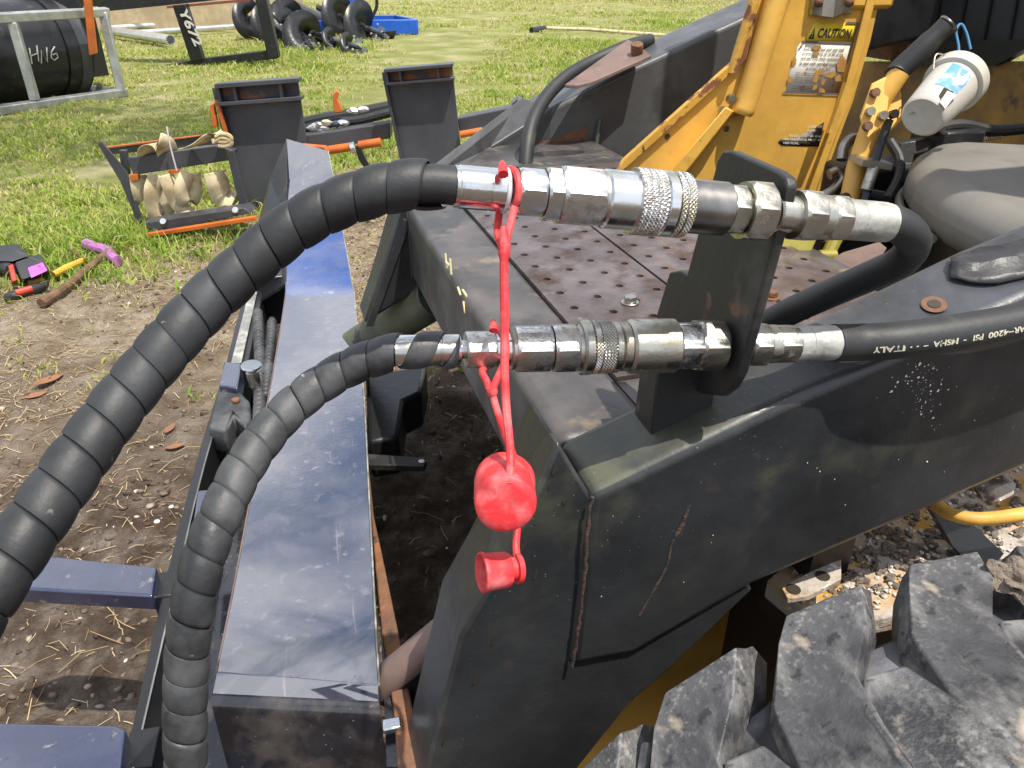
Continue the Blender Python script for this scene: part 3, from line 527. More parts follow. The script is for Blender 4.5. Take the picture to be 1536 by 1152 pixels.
# yellow sill in front of the cab floor
build('cab_sill', *hull2([LO.at(u, v, 1.30) for u, v in ((1130, 440), (1150, 395), (1168, 340), (1230, 345), (1214, 385), (1232, 405), (1215, 450))], [LO.at(u, v, 1.45) for u, v in ((1130, 440), (1150, 395), (1168, 340), (1230, 345), (1214, 385), (1232, 405), (1215, 450))]), 'yellowgreen', loader, bevel=0.004)
build('sill_gusset', *prism([LO.at(u, v, 1.27) for u, v in ((1218, 440), (1250, 402), (1275, 388), (1330, 372), (1300, 420), (1240, 450))], (0.01, 0.03, 0)), 'rustplate', loader)
build('sill_pin', *tube(spath([LO.at(u, v, 1.33) for u, v in ((1228, 410), (1240, 385), (1262, 340), (1275, 300))], 12), 0.012, 10), 'yellowgreen', loader)
p = LO.at(1228, 384, 1.32); build('grease_fitting', *cyl(p, p+V((0.03, -0.005, 0.0)), 0.010), 'yellowgreen', loader)
# control lever
lv = build('control_lever', *tube([LO.at(u, v, t_) for u, v, t_ in ((1268, 330, 1.52), (1285, 250, 1.50), (1306, 190, 1.48), (1322, 150, 1.46))], 0.019, 14), 'yellow', loader)
for dw, mm in ((0.0, 'yellow'), (0.045, 'yellow')):
    build('lever_plate', *prism([LO.at(u, v, 1.44+dw) for u, v in ((1310, 126), (1330, 116), (1336, 122), (1330, 178), (1302, 207), (1294, 186), (1292, 176))], (0, 0.006, 0)), mm, lv, bevel=0.001)
build('lever_plate', *prism([LO.at(u, v, 1.47) for u, v in ((1330, 122), (1345, 126), (1352, 140), (1352, 180), (1332, 200), (1326, 180))], (0, 0.006, 0)), 'yellow', lv)
build('lever_arm', *tube([LO.at(1322, 150, 1.46), LO.at(1350, 108, 1.44)], 0.019, 14), 'yellow', lv)
build('lever_grip', *tube(spath([LO.at(u, v, t_) for u, v, t_ in ((1344, 112, 1.44), (1350, 104, 1.44), (1385, 72, 1.42), (1420, 38, 1.40))], 14), [0.020]+[0.0205]*9+[0.018]*3, 16), 'rubber', lv)
p = LO.at(1423, 36, 1.40); build('grip_ring', *ring(p, LO.at(1385, 72, 1.42)-p, 0.017, 0.003), 'darkmetal', lv)
for u, v, mm in ((1303, 168, 'zincold'), (1322, 174, 'zincold'), (1338, 172, 'black'), (1299, 190, 'rust'), (1310, 140, 'rust')):
    p = LO.at(u, v, 1.44); build('lever_bolt', *hexn(p+V((-.004, -.012, 0.004)), p, 0.009, n=24), mm, lv)
build('lever_rod', *tube([LO.at(1334, 180, 1.45), LO.at(1318, 225, 1.46), LO.at(1300, 290, 1.47), LO.at(1292, 320, 1.47)], 0.008, 10), 'black', lv)
build('rod_sleeve', *tube([LO.at(1311, 250, 1.455), LO.at(1299, 285, 1.465)], 0.011, 12), 'zincold', lv)
build('lever_clamp', *bar(LO.at(1284, 240, 1.46), LO.at(1328, 246, 1.47), 0.05, 0.012), 'zincold', lv)
for pts in (((1262, 240), (1266, 220), (1278, 208), (1288, 212), (1284, 232)), ((1232, 296), (1252, 284), (1264, 268), (1256, 258), (1244, 262))):
    build('elbow_fitting', *tube(spath([LO.at(u, v, 1.55) for u, v in pts], 20), 0.011, 12), 'darkmetal', loader)
# seat
SZ = 0.88
so_ = [LO.z(u, v, SZ) for u, v in ((1366, 236), (1372, 220), (1392, 210), (1430, 206), (1560, 212), (1760, 228), (1760, 400), (1620, 360), (1500, 318), (1420, 282), (1380, 256))]
seat = build('seat', *prism([p for p in so_], (0, 0, -0.10)), 'vinyl', loader, bevel=0.049, seg=8, smooth=80)
build('seat_back', *prism([V((so_[4].x+0.12, so_[4].y-0.05, SZ-0.02)), V((so_[4].x+0.2, so_[4].y-0.05, SZ-0.02)), V((so_[4].x+0.3, so_[4].y-0.05, SZ+0.5)), V((so_[4].x+0.2, so_[4].y-0.05, SZ+0.5))], (0.0, -0.42, 0)), 'vinyl', seat, bevel=0.03, seg=4)
sr = spath([p+V((0, 0, -0.085)) for p in so_[9:]+so_[:3]], 30)
build('seat_piping', *tube(sr, 0.008, 8), 'vinyl', seat)
sb = [LO.z(u, v, 0.76) for u, v in ((1338, 278), (1344, 268), (1400, 262), (1700, 262), (1760, 500), (1536, 425), (1420, 350), (1350, 308))]
build('seat_base', *prism(sb, (0, 0, -0.10)), 'black', loader, bevel=0.008)
build('base_rim', *tube(spath([p+V((0, 0, 0.004)) for p in sb[5:]+sb[:3]], 40), 0.007, 10), 'bracket', loader)
build('valve_block', *box(LO.at(1420, 205, 1.6)-V((0.05, 0.05, 0.06)), LO.at(1420, 205, 1.6)+V((0.05, 0.05, 0.02))), 'black', loader, bevel=0.006)
build('control_box', *box(LO.at(1310, 285, 1.62)-V((0.1, 0.05, 0.16)), LO.at(1310, 285, 1.62)+V((0.25, 0.05, 0.06))), 'black', loader, bevel=0.01)

for pts, r_ in ((((1232, 330, 1.5), (1262, 300, 1.5), (1300, 292, 1.52), (1345, 300, 1.52)), 0.011), (((1240, 372, 1.4), (1275, 345, 1.42), (1320, 332, 1.45), (1360, 345, 1.45)), 0.013), (((1335, 212, 1.58), (1350, 240, 1.56), (1346, 270, 1.54), (1330, 300, 1.5)), 0.010), (((1390, 196, 1.56), (1440, 188, 1.58), (1490, 196, 1.6), (1560, 190, 1.6)), 0.012)):
    build('cab_hose', *tube(spath([LO.at(*q) for q in pts], 24), r_, 10), 'rubber', loader)
build('cab_bracket', *prism([LO.at(u, v, 1.58) for u, v in ((1350, 215), (1405, 205), (1412, 222), (1372, 232), (1366, 262), (1352, 262))], (0.01, 0.02, 0)), 'black', loader, bevel=0.002)
build('cab_bracket', *prism([LO.at(u, v, 1.6) for u, v in ((1476, 196), (1502, 190), (1505, 208), (1480, 212))], (0.01, 0.02, 0)), 'zincold', loader, bevel=0.002)
# ---- lower chassis seen between arm and wheel
build('chassis_side', *box((0.06, 0.12, 0.02), (1.9, 0.15, 0.60)), 'yellow', loader)
lg = LO.z(1180, 905, 0.5)
build('fender_ledge', *prism([LO.z(u, v, 0.50) for u, v in ((1150, 870), (1230, 800), (1536, 640), (1900, 520), (1900, 880), (1560, 880), (1300, 930), (1240, 945))], (0, 0, -0.03)), 'yellowdirt', loader, bevel=0.004)
m = MB()
for k in range(420):
    u = rnd.uniform(1190, 1536); v = 905-(u-1190)*0.42+rnd.uniform(-70, 60); p = LO.z(u, v, 0.502); m.add(lump(p, rnd.uniform(0.0012, 0.0042), 1, 0.8, k*1.7, (1, 1, 0.7)))
o = m.build('dirt_crumbs', 'white', loader); o['kind'] = 'stuff'
m = MB()
for k in range(220):
    u = rnd.uniform(1240, 1536); v = 890-(u-1190)*0.42+rnd.uniform(-50, 60); p = LO.z(u, v, 0.502); m.add(lump(p, rnd.uniform(0.0015, 0.0065), 2, 0.9, k*1.3, (1.2, 1, 0.8)))
o = m.build('mud_crumbs', 'mud', loader); o['kind'] = 'stuff'
bp_ = [LO.z(u, v, 0.555) for u, v in ((1172, 880), (1220, 855), (1262, 838), (1262, 868), (1215, 893), (1182, 898))]
bk = build('yellow_bracket', *prism(bp_, (0, 0, -0.008)), 'yellowdirt', loader, bevel=0.001)
for u, v in ((1190, 884), (1234, 864)):
    p = LO.z(u, v, 0.5555); build('bolt_hole', *cyl(p, p+V((0, 0, 0.001)), 0.0085, n=16), 'ink', bk)
build('yellow_pipe', *tube(spath([LO.at(u, v, t_) for u, v, t_ in ((1390, 735, 0.98), (1412, 763, 0.96), (1440, 775, 0.94), (1480, 778, 0.93), (1540, 770, 0.92), (1640, 750, 0.92))], 24), 0.0085, 12), 'yellow', loader)
build('black_strap', *prism([LO.at(u, v, 0.99) for u, v in ((1400, 768), (1450, 778), (1506, 830), (1478, 868), (1430, 820))], (0.01, 0.02, -0.01)), 'black', loader)
build('yellow_tab', *prism([LO.at(u, v, 0.95) for u, v in ((1472, 742), (1512, 724), (1524, 726), (1520, 742), (1500, 752), (1475, 752))], (0.006, 0.02, 0)), 'yellowdirt', loader)

# ---- wheel: carcass and chevron lugs
WC = V((0.22, -0.28, 0.40)); RT, RL = 0.372, 0.392
wh = empty('wheel', (0, 0, 0)); wh.parent = loader
prof = [(0.0, 0.22), (0.004, 0.30), (0.012, 0.335), (0.03, 0.362), (0.06, RT), (0.14, RT+0.004), (0.22, RT), (0.25, 0.362), (0.268, 0.335), (0.276, 0.30), (0.28, 0.22)]
wh_ty = build('tyre', *rev(WC, (0, -1, 0), prof, 96), 'tyrebase', wh, smooth=60)
build('rim', *rev(WC+V((0, -0.03, 0)), (0, -1, 0), [(0, 0.225), (0.02, 0.2), (0.2, 0.2), (0.22, 0.225), (0.23, 0.21), (0.2, 0.1), (0.19, 0.02)], 48), 'yellow', wh)
def onw(a, w, r): g = a/RL; return V((WC.x+r*math.sin(g), w, WC.z+r*math.cos(g)))
lugA = [(-0.027, -0.272), (0.030, -0.274), (0.012, -0.305), (-0.018, -0.337), (-0.024, -0.373), (-0.028, -0.432), (-0.078, -0.432), (-0.080, -0.379), (-0.071, -0.33), (-0.044, -0.292)]
lugB = [(-0.120, -0.345), (-0.096, -0.350), (-0.086, -0.385), (-0.080, -0.43), (-0.062, -0.50), (-0.020, -0.568), (-0.085, -0.568), (-0.120, -0.50), (-0.138, -0.41), (-0.136, -0.365)]
def lugmesh(poly):
    cx = sum(q[0] for q in poly)/len(poly); cy = sum(q[1] for q in poly)/len(poly); n_ = len(poly); v = []; f = []
    for r, k in ((RT-0.03, 1.48), (RT+0.002, 1.38), (RT+0.008, 1.27), (RL-0.002, 1.17), (RL, 1.145)):
        for a, w in poly:
            rr = r if not (w > -0.278 or w < -0.56) else r-0.006
            v.append(onw(cx+(a-cx)*k, cy+(w-cy)*(1+(k-1)*0.3), rr))
    for i in range(4):
        for k in range(n_): f.append((i*n_+k, i*n_+(k+1) % n_, (i+1)*n_+(k+1) % n_, (i+1)*n_+k))
    f.append(tuple(range(4*n_, 5*n_))); return v, f
for poly in (lugA, lugB):
    first = None
    for k in range(22):
        if first is None: o = first = build('tread_lug', *lugmesh(poly), 'tyre', wh, smooth=60, bevel=0.005, seg=3)
        else: o = first.copy(); COL.objects.link(o); o.parent = wh
        g = 2*math.pi*k/22; c_, s_ = math.cos(g), math.sin(g)
        o.rotation_euler = (0, g, 0); o.location = V((WC.x-(WC.x*c_+WC.z*s_), 0, WC.z-(-WC.x*s_+WC.z*c_)))
# raised bars in the shoulder gaps
first = None
for k in (20, 9):
    if first is None:
        m = MB()
        for da in (-0.078, -0.066): m.add(tube([onw(da, -0.282, RT-0.005), onw(da-0.008, -0.30, RT+0.004), onw(da-0.03, -0.34, RT+0.003)], 0.0045, 8))
        o = first = m.build('shoulder_rib', 'tyre', wh)
    else: o = first.copy(); COL.objects.link(o); o.parent = wh
    g = 2*math.pi*k/22; c_, s_ = math.cos(g), math.sin(g); o.rotation_euler = (0, g, 0); o.location = V((WC.x-(WC.x*c_+WC.z*s_), 0, WC.z-(-WC.x*s_+WC.z*c_)))
# clay on a lug
p = onw(0.035, -0.31, RL-0.004); build('mud_cake', *lump(p, 0.014, 4, 1.2, 5, (1.0, 1.4, 0.7)), 'mud', wh)

# ------------------------------------------------------------------ couplers
def axis_k(A0, A1, u):     # parameter along a line where it crosses image column u
    al = (u-768)/FPX; q0 = A0-CAM; d = A1-A0
    dep0 = q0.y*cp-q0.z*sp; dd = d.y*cp-d.z*sp
    return (al*dep0-q0.x)/(d.x-al*dd)
class Ax:
    def __init__(s, a, b): s.a, s.b = a, b
    def p(s, u): k = axis_k(s.a, s.b, u); return s.a+(s.b-s.a)*k
    def r(s, u, px): q = s.p(u)-CAM; return px/2/FPX*(q.y*cp-q.z*sp)
def fit(ax, parent, frame, name, kind, u0, u1, px, mat, **k):
    a, b_ = ax.p(u0), ax.p(u1); r = ax.r((u0+u1)/2, px)
    if frame: a, b_ = frame.loc(a), frame.loc(b_)
    wl = frame is None and parent.type == 'EMPTY'
    if kind == 'c': vf = cyl(a, b_, r, n=48)
    elif kind == 'h': vf = hexn(a, b_, r*1.04, ref=(0, 0.35, 1), rot=k.get('rot', 0.0))
    elif kind == 'k': vf = knurl(a, b_, r, h=k.get('h', 0.055), dens=k.get('dens', 48), tw=k.get('tw', 1.0))
    elif kind == 'f':      # crimped ferrule: eight soft flats and two ring marks
        d = (b_-a).length
        def sh(g, rr, i): return rr*(1-0.018*max(0, math.cos(8*g)))
        vf = rev(a, b_-a, [(0, r*0.94), (d*0.03, r), (d*0.28, r), (d*0.29, r*0.975), (d*0.31, r*0.975), (d*0.32, r), (d*0.9, r), (d*0.92, r*0.96), (d*0.985, r*0.97), (d, r*0.9)], 48, sh)
    return build(name, *vf, mat, parent, wld=wl, smooth=28)
UP = Ax(W(700, 281, 0.53), W(1330, 334, 0.62)); LW = Ax(W(605, 526, 0.62), W(1260, 514, 0.70))
# loader side
for nm, kd, u0, u1, px, mt in (('coupler_body', 'c', 1018, 1088, 80, 'darkmetal'), ('coupler_body', 'h', 1084, 1110, 76, 'zincold'), ('thread', 'c', 1106, 1116, 62, 'zincold'), ('hex_nut', 'h', 1112, 1147, 92, 'zincold'),
        ('thread', 'c', 1160, 1196, 56, 'zincold'), ('hex_nut', 'h', 1190, 1222, 78, 'zincold'), ('adapter', 'c', 1218, 1240, 66, 'zincold'), ('hex_nut', 'h', 1236, 1262, 70, 'zincold'), ('hose_ferrule', 'f', 1260, 1332, 60, 'ferrule')):
    fit(UP, loader, LO, nm, kd, u0, u1, px, mt)
for nm, kd, u0, u1, px, mt in (('coupler_body', 'c', 940, 1012, 82, 'zincold'), ('coupler_body', 'h', 1008, 1046, 74, 'zincspot'), ('hex_nut', 'h', 1042, 1080, 80, 'zincold'),
        ('thread', 'c', 1090, 1124, 54, 'zincold'), ('hex_nut', 'h', 1118, 1146, 68, 'zincold'), ('adapter', 'c', 1142, 1164, 58, 'zincold'), ('hex_nut', 'h', 1158, 1190, 60, 'zincold'), ('hose_ferrule', 'f', 1186, 1260, 53, 'ferrule')):
    fit(LW, loader, LO, nm, kd, u0, u1, px, mt)
# bracket plate across both couplers, stood on the arm by a short flat
hA, hB = UP.p(1162), LW.p(1088); nA = (UP.b-UP.a).normalized(); vA = (hA-hB); nB = nA-vA*nA.dot(vA)/vA.length_squared
nB.normalize()
def BP(u, v):
    d = ray(u, v); return LO.loc(CAM+d*((hA-CAM).dot(nB)/d.dot(nB)))
nl = LO.loc(nB+LO.o)
bpl = build('coupler_bracket', *prism([BP(*q) for q in ((1084, 226), (1097, 226), (1165, 256), (1178, 266), (1181, 280), (1172, 320), (1108, 560), (1096, 582), (1080, 594), (1050, 590), (1015, 566), (985, 545), (985, 470), (1004, 408), (1020, 405), (1030, 412), (1076, 240))], nl*0.0095), 'bracket', loader, bevel=0.0022, seg=3)
bs = [LO.y(u, v, -0.03) for u, v in ((975, 672), (1062, 640), (1085, 520), (1000, 505))]
build('bracket_foot', *hull2([LO.y(u, v, -0.055) for u, v in ((974, 676), (1064, 640), (1078, 545), (990, 520))], [LO.y(u, v, -0.012) for u, v in ((946, 656), (1036, 620), (1060, 530), (966, 510))]), 'bracket', loader, bevel=0.002)
wl_ = [LO.y(u, v, -0.056) for u, v in ((962, 674), (990, 674), (1020, 664), (1050, 650), (1070, 638))]; wp = spath(wl_, 40)
m = MB(); m.add(tube([p+V((0, -0.003, 0.002)) for p in wp], [0.006+0.003*noise.noise(p*120) for p in wp], 8))
for k in range(60):
    p = rnd.choice(wp); m.add(lump(p+V((rnd.uniform(-.006, .006), rnd.uniform(-.01, .0), rnd.uniform(-.004, .012))), rnd.uniform(.001, .0035), 1, .4, k))
m.build('foot_weld', 'char', bpl)
wq = spath([LO.y(u, v, -0.034) for u, v in ((944, 658), (952, 668), (964, 676))], 16)
build('foot_weld', *tube(wq, [0.008+0.003*noise.noise(p*120) for p in wq], 8), 'rust', bpl)
# machine hoses behind the bracket
h1 = spath([LO.loc(q) for q in (UP.p(1322), UP.p(1340))]+[LO.at(u, v, t_) for u, v, t_ in ((1362, 348, 0.635), (1370, 366, 0.66), (1352, 392, 0.69), (1310, 412, 0.72), (1250, 438, 0.76), (1180, 470, 0.80), (1110, 510, 0.85), (1040, 560, 0.92))], 70)
build('machine_hose', *tube(h1, 0.0145, 20), 'rubber', loader)
h2w = [LW.p(1250), LW.p(1290)]+[W(u, v, t_) for u, v, t_ in ((1350, 510, 0.70), (1440, 498, 0.705), (1536, 480, 0.715), (1640, 452, 0.73), (1800, 400, 0.76))]
h2 = spath([LO.loc(q) for q in h2w], 80); hose2 = build('machine_hose', *tube(h2, 0.0172, 24), 'rubber', loader)
# printing along the lower hose, upside down
arc = [0.0]
for i in range(1, len(h2)): arc.append(arc[-1]+(h2[i]-h2[i-1]).length)
F2 = frames(h2); Rm = Matrix.Rotation(-LO.rz, 3, 'Z')
def onhose(s, a, r=0.01745):
    i = max(0, min(len(arc)-2, next((k for k in range(len(arc)-1) if arc[k+1] > s), len(arc)-2))); k = (s-arc[i])/(arc[i+1]-arc[i])
    p = lerp(h2[i], h2[i+1], k); t_ = (h2[i+1]-h2[i]).normalized(); view = Rm @ (CAM-(Matrix.Rotation(LO.rz, 3, 'Z') @ p+LO.o)); view = (view-t_*view.dot(t_)).normalized(); up_ = view.cross(t_)
    if up_.z < 0: up_ = -up_
    return p+(view*math.cos(a)+up_*math.sin(a))*r
def arc_u(u):
    best = min(range(len(h2)), key=lambda i: abs((lambda q: 768+FPX*q.x/(q.y*cp-q.z*sp)-u)((Matrix.Rotation(LO.rz, 3, 'Z') @ h2[i])+LO.o-CAM))); return arc[best]
m = MB()
for s_, u0, u1 in (('ITALY', 1303, 1344), ('. .', 1352, 1364), ('-', 1368, 1373), ('MSHA', 1382, 1416), ('-', 1424, 1428), ('PSI', 1438, 1458), ('4200', 1461, 1490), ('-', 1494, 1498), ('BAR', 1500, 1522), ('290', 1524, 1552)):
    a0, a1 = arc_u(u0), arc_u(u1)
    if abs(a1-a0) < 1e-4: a1 = a0+0.003
    y0, y1 = (-0.62, -0.28) if s_ not in ('-', '. .') else ((-0.50, -0.44) if s_ == '-' else (-0.48, -0.40))
    m.add(text_vf(s_, lambda x, y: onhose(x, y), a1, a0, y1, y0, 0, 0.03))
m.build('hose_print', 'cream_ink', hose2, smooth=None)
# hole with rust ring and scrap of black sheet on the arm top
def AT(u, v, h=0.0):      # point on the arm's sloping top
    a, b_, c_ = po[1], po[2], pi_[2]; nn = (b_-a).cross(c_-a).normalized(); nn = nn if nn.z > 0 else -nn
    d0 = Rm @ ray(u, v); o0 = LO.loc(CAM); return o0+d0*((a+nn*h-o0).dot(nn)/d0.dot(nn)), nn
p, nn = AT(1401, 457, 0.001); build('rust_ring', *rev(p, nn, [(0, 0.012), (0.0006, 0.012), (0.0008, 0.004)], 24), 'rust', arm)
build('bolt_hole', *cyl(p+nn*0.0008, p+nn*0.0016, 0.0062, n=20), 'ink', arm)

# scrap of rubber sheet (own thing)
def scrap():
    g = []; nu, nv = 14, 7
    for j in range(nv):
        for i in range(nu):
            s_, q = i/(nu-1), j/(nv-1); u = 1425+s_*190; v = 386-s_*45+q*(30+26*math.sin(min(1, s_*2.4)*1.57)); p, nn = AT(u, v, 0.004)
            h = 0.004*abs(noise.noise(V((s_*7, q*4, 4))))+0.004*abs(math.sin(s_*7+q*3))*(1-abs(q-0.4))+0.006*max(0, 0.25-abs(q-0.45))*4*(0.5+0.5*math.sin(s_*4+1)); g.append(LO.o+Matrix.Rotation(LO.rz, 3, 'Z') @ (p+nn*h))
    f = [(j*nu+i, j*nu+i+1, (j+1)*nu+i+1, (j+1)*nu+i) for j in range(nv-1) for i in range(nu-1)]
    return g, f
g_, f_ = scrap(); o = build('rubber_scrap', g_, f_, 'plasticblack', smooth=25); sm = o.modifiers.new('solid', 'SOLIDIFY'); sm.thickness = 0.003
tag(o, 'crumpled scrap of black plastic sheet lying on the near lift arm', 'scrap')

# ------------------------------------------------------------------ spiral wrapped implement hoses (world coordinates)
def ribbon(path, r0, pitch, width, th, s0, s1, per=22, nac=7, tip=0.0, hand=1):
    """a spiral guard: one arched ribbon wound round the path from arc s0 to s1; pitch(s), tip = taper of the free end"""
    A = [0.0]
    for i in range(1, len(path)): A.append(A[-1]+(path[i]-path[i-1]).length)
    F = frames(path); v = []; f = []; s = s0; g = 0.0; rows = 0; idx = 0
    def P(s):
        nonlocal idx
        s = max(0, min(A[-1]-1e-6, s)); i = 0
        lo, hi = 0, len(A)-2
        while lo < hi:
            md = (lo+hi+1)//2
            if A[md] <= s: lo = md
            else: hi = md-1
        k = (s-A[lo])/(A[lo+1]-A[lo]); a, b_ = F[lo], F[lo+1]
        return lerp(path[lo], path[lo+1], k), lerp(a[1], b_[1], k).normalized(), lerp(a[2], b_[2], k).normalized()
    while s < s1:
        pt = pitch(s); wd_ = width(s)
        if tip and s > s1-tip: wd_ *= max(0.04, (s1-s)/tip)
        jit = 0.025*noise.noise(V((s*16, 0, 0)))
        for j in range(nac):
            q = (0, .035, .12, .28, .5, .72, .88, .965, 1)[j] if nac == 9 else j/(nac-1); e = 2*q-1; bul = 1-abs(e)**2.4; ss = s+(q)*wd_
            p, a, b_ = P(ss); r = r0*(1+jit)+th*(0.22+0.78*bul)+0.0005*q
            if j == 0: r = r0-0.0005
            if j == nac-1: r = r0-0.0005
            v.append(p+(a*math.cos(g)+b_*math.sin(g))*r)
        rows += 1; g += hand*2*math.pi/per; s += pt/per
    for i in range(rows-1):
        for j in range(nac-1): f.append((i*nac+j, i*nac+j+1, (i+1)*nac+j+1, (i+1)*nac+j))
    return v, f, A[-1]
HAND = -1
GH = 'implement hydraulic hoses'
# upper hose
hu = tag(empty('hydraulic_hose', W(-60, 960, 0.42)), 'black spiral wrapped hydraulic hose arching to the upper steel coupler', 'hose', GH)
pu = spath([UP.p(745), UP.p(700)]+[W(u, v, t_) for u, v, t_ in ((650, 276, 0.525), (590, 281, 0.522), (530, 297, 0.522), (475, 320, 0.522), (425, 352, 0.522), (372, 398, 0.52), (318, 446, 0.515), (268, 500, 0.505), (220, 556, 0.495), (172, 616, 0.482), (122, 684, 0.466), (72, 756, 0.45), (22, 830, 0.435), (-40, 925, 0.42), (-110, 1050, 0.42), (-150, 1250, 0.5))], 200)
build('hose', *tube(pu[8:], 0.0135, 18), 'rubber', hu, wld=True)
v_, f_, L_ = ribbon(pu, 0.0157, lambda s: 0.0226*(1+0.10*noise.noise(V((s*22, 3, 0)))), lambda s: 0.0229, 0.0017, 0.034, 1.2, 24, 9, 0.0, HAND)
build('spiral_wrap', v_, f_, 'wrap', hu, wld=True, smooth=50)
for nm, kd, u0, u1, px, mt in (('hose_ferrule', 'f', 756, 680, 64, 'zinc'), ('sealing_ring', 'c', 754, 760, 68, 'ringwhite'), ('swivel_neck', 'c', 758, 778, 44, 'zincold'), ('hex_nut', 'h', 774, 813, 75, 'zinc'), ('thread', 'c', 810, 820, 60, 'zincold'), ('hex_nut', 'h', 814, 838, 82, 'zinc'),
        ('coupler_body', 'h', 836, 898, 90, 'zincspot'), ('coupler_groove', 'c', 897, 903, 82, 'zincold'), ('coupler_body', 'c', 901, 952, 87, 'zinc'), ('knurled_sleeve', 'k', 947, 984, 100, 'zincspot'), ('sleeve', 'c', 983, 1004, 97, 'zinc'), ('knurled_ring', 'k', 1003, 1011, 98, 'zincspot'), ('sleeve_groove', 'c', 1010, 1014, 92, 'zincold'), ('knurled_ring', 'k', 1013, 1024, 98, 'zincspot')):
    fit(UP, hu, None, nm, kd, u0, u1, px, mt)
p = UP.p(951); r = UP.r(951, 100)
# lower hose
hl = tag(empty('hydraulic_hose', W(280, 1230, 0.56)), 'dusty spiral wrapped hydraulic hose curving up to the lower steel coupler', 'hose', GH)
plw = spath([LW.p(700), LW.p(650), LW.p(606)]+[W(u, v, t_) for u, v, t_ in ((560, 537, 0.62), (515, 556, 0.62), (470, 584, 0.615), (430, 618, 0.605), (395, 658, 0.59), (364, 704, 0.575), (338, 756, 0.56), (314, 812, 0.55), (297, 870, 0.545), (286, 930, 0.545), (280, 990, 0.55), (278, 1050, 0.555), (278, 1110, 0.56), (281, 1180, 0.57), (290, 1300, 0.6))], 200)
build('hose', *tube(plw[26:], 0.0115, 18), 'rubber', hl, wld=True)
plr = plw[::-1]; LA = sum((plr[i+1]-plr[i]).length for i in range(len(plr)-1))
v_, f_, L_ = ribbon(plr, 0.0138, lambda s: 0.0226*(1+0.10*noise.noise(V((s*22, 8, 0)))) if s < LA-0.075 else 0.036, lambda s: 0.0229 if s < LA-0.06 else 0.022, 0.0017, 0.01, LA-0.006, 24, 9, 0.03, HAND)
build('spiral_wrap', v_, f_, 'wrapold', hl, wld=True, smooth=50)
for nm, kd, u0, u1, px, mt in (('hose_ferrule', 'f', 690, 590, 47, 'zinc'), ('swivel_neck', 'c', 686, 702, 28, 'zinc'), ('hex_nut', 'h', 698, 742, 58, 'zincspot'), ('swivel_neck', 'c', 740, 768, 52, 'zinc'), ('sealing_ring', 'c', 764, 773, 64, 'zincold'), ('hex_nut', 'h', 771, 824, 74, 'zincspot'), ('coupler_body', 'h', 826, 862, 76, 'zincspot'), ('coupler_body', 'c', 860, 872, 72, 'zincold'),
        ('collar', 'c', 868, 884, 84, 'zincold'), ('knurled_ring', 'k', 884, 893, 82, 'zincspot'), ('knurled_sleeve', 'k', 894, 914, 81, 'zincold'), ('sleeve', 'c', 913, 926, 78, 'zincold'), ('sleeve', 'c', 925, 942, 74, 'zincold')):
    fit(LW, hl, None, nm, kd, u0, u1, px, mt)

# ------------------------------------------------------------------ red rubber dust caps
def loop_pts(ax, u, px, n=18, tilt=0.012, drop=0.0, a0=-0.3, a1=3.6):
    c = ax.p(u); d = (ax.b-ax.a).normalized(); r = ax.r(u, px); view = (CAM-c); view = (view-d*view.dot(d)).normalized(); up_ = d.cross(view); up_ = up_ if up_.z > 0 else -up_
    return [c+(view*math.cos(a)+up_*math.sin(a))*r+d*tilt*math.cos(a) for a in [a0+(a1-a0)*k/n for k in range(n+1)]]
c1 = tag(empty('dust_cap', W(758, 800, 0.545)), 'large round red rubber dust cap hanging by a strap from the upper coupler', 'dust cap', 'red rubber dust caps')
tD = 0.53
jn = W(757, 372, 0.525)
lp = loop_pts(UP, 762, 62, 22, 0.004, 0, -0.95, 4.0)
m = MB(); m.add(tube(spath([jn]+lp[1:]+[W(746, 345, 0.545), W(751, 365, 0.53), jn+V((0, 0, -0.004))], 90), 0.0028, 10)); m.build('strap_loop', 'red', c1, wld=True)
p = UP.p(757); build('strap_nub', *tube([W(755, 262, 0.51), W(754, 250, 0.515), W(753, 244, 0.52)], [0.0036, 0.003, 0.0018], 10), 'red', c1, wld=True)
m = MB(); m.add(tube([jn+V((0, 0, -0.004)), W(756, 352, 0.523), W(755, 340, 0.523)], [0.004, 0.0032, 0.002], 10)); m.build('strap_nub', 'red', c1, wld=True)
st = spath([jn+V((0, 0, 0.003)), W(756, 400, 0.526), W(757, 480, 0.53), W(757, 560, 0.533), W(760, 620, 0.533), W(765, 670, 0.531), W(766, 700, 0.528), W(765, 714, 0.526), W(764, 726, 0.5265)], 40)
m = MB(); m.add(tube(st, [0.0042]*4+[0.0031]*(len(st)-9)+[0.0036, 0.004, 0.0048, 0.0045, 0.0015], 10)); m.build('strap', 'red', c1, wld=True)
fc, bc = W(758, 757, 0.527), W(757, 719, 0.567); d = (fc-bc); Ld = d.length
prf = [(0, 0.0205), (0.001, 0.0222), (Ld*0.14, 0.0226), (Ld*0.16, 0.0221), (Ld*0.55, 0.0219), (Ld*0.8, 0.0217), (Ld*0.9, 0.0217), (Ld*0.97, 0.0213), (Ld, 0.0203), (Ld*1.01, 0.014), (Ld*1.015, 0.006), (Ld*1.016, 0.0005)]
build('cap', *rev(bc, d, prf, 48, lambda g, r, i: r*(1+0.012*math.sin(3*g+i))), 'red', c1, wld=True, smooth=60)
c2 = tag(empty('dust_cap', W(745, 890, 0.58)), 'small cup shaped red rubber dust plug hanging lowest, strapped to the lower coupler', 'dust cap', 'red rubber dust caps')
lp = loop_pts(LW, 747, 58, 22, 0.004, 0, -0.95, 4.0); jn2 = W(737, 588, 0.60)
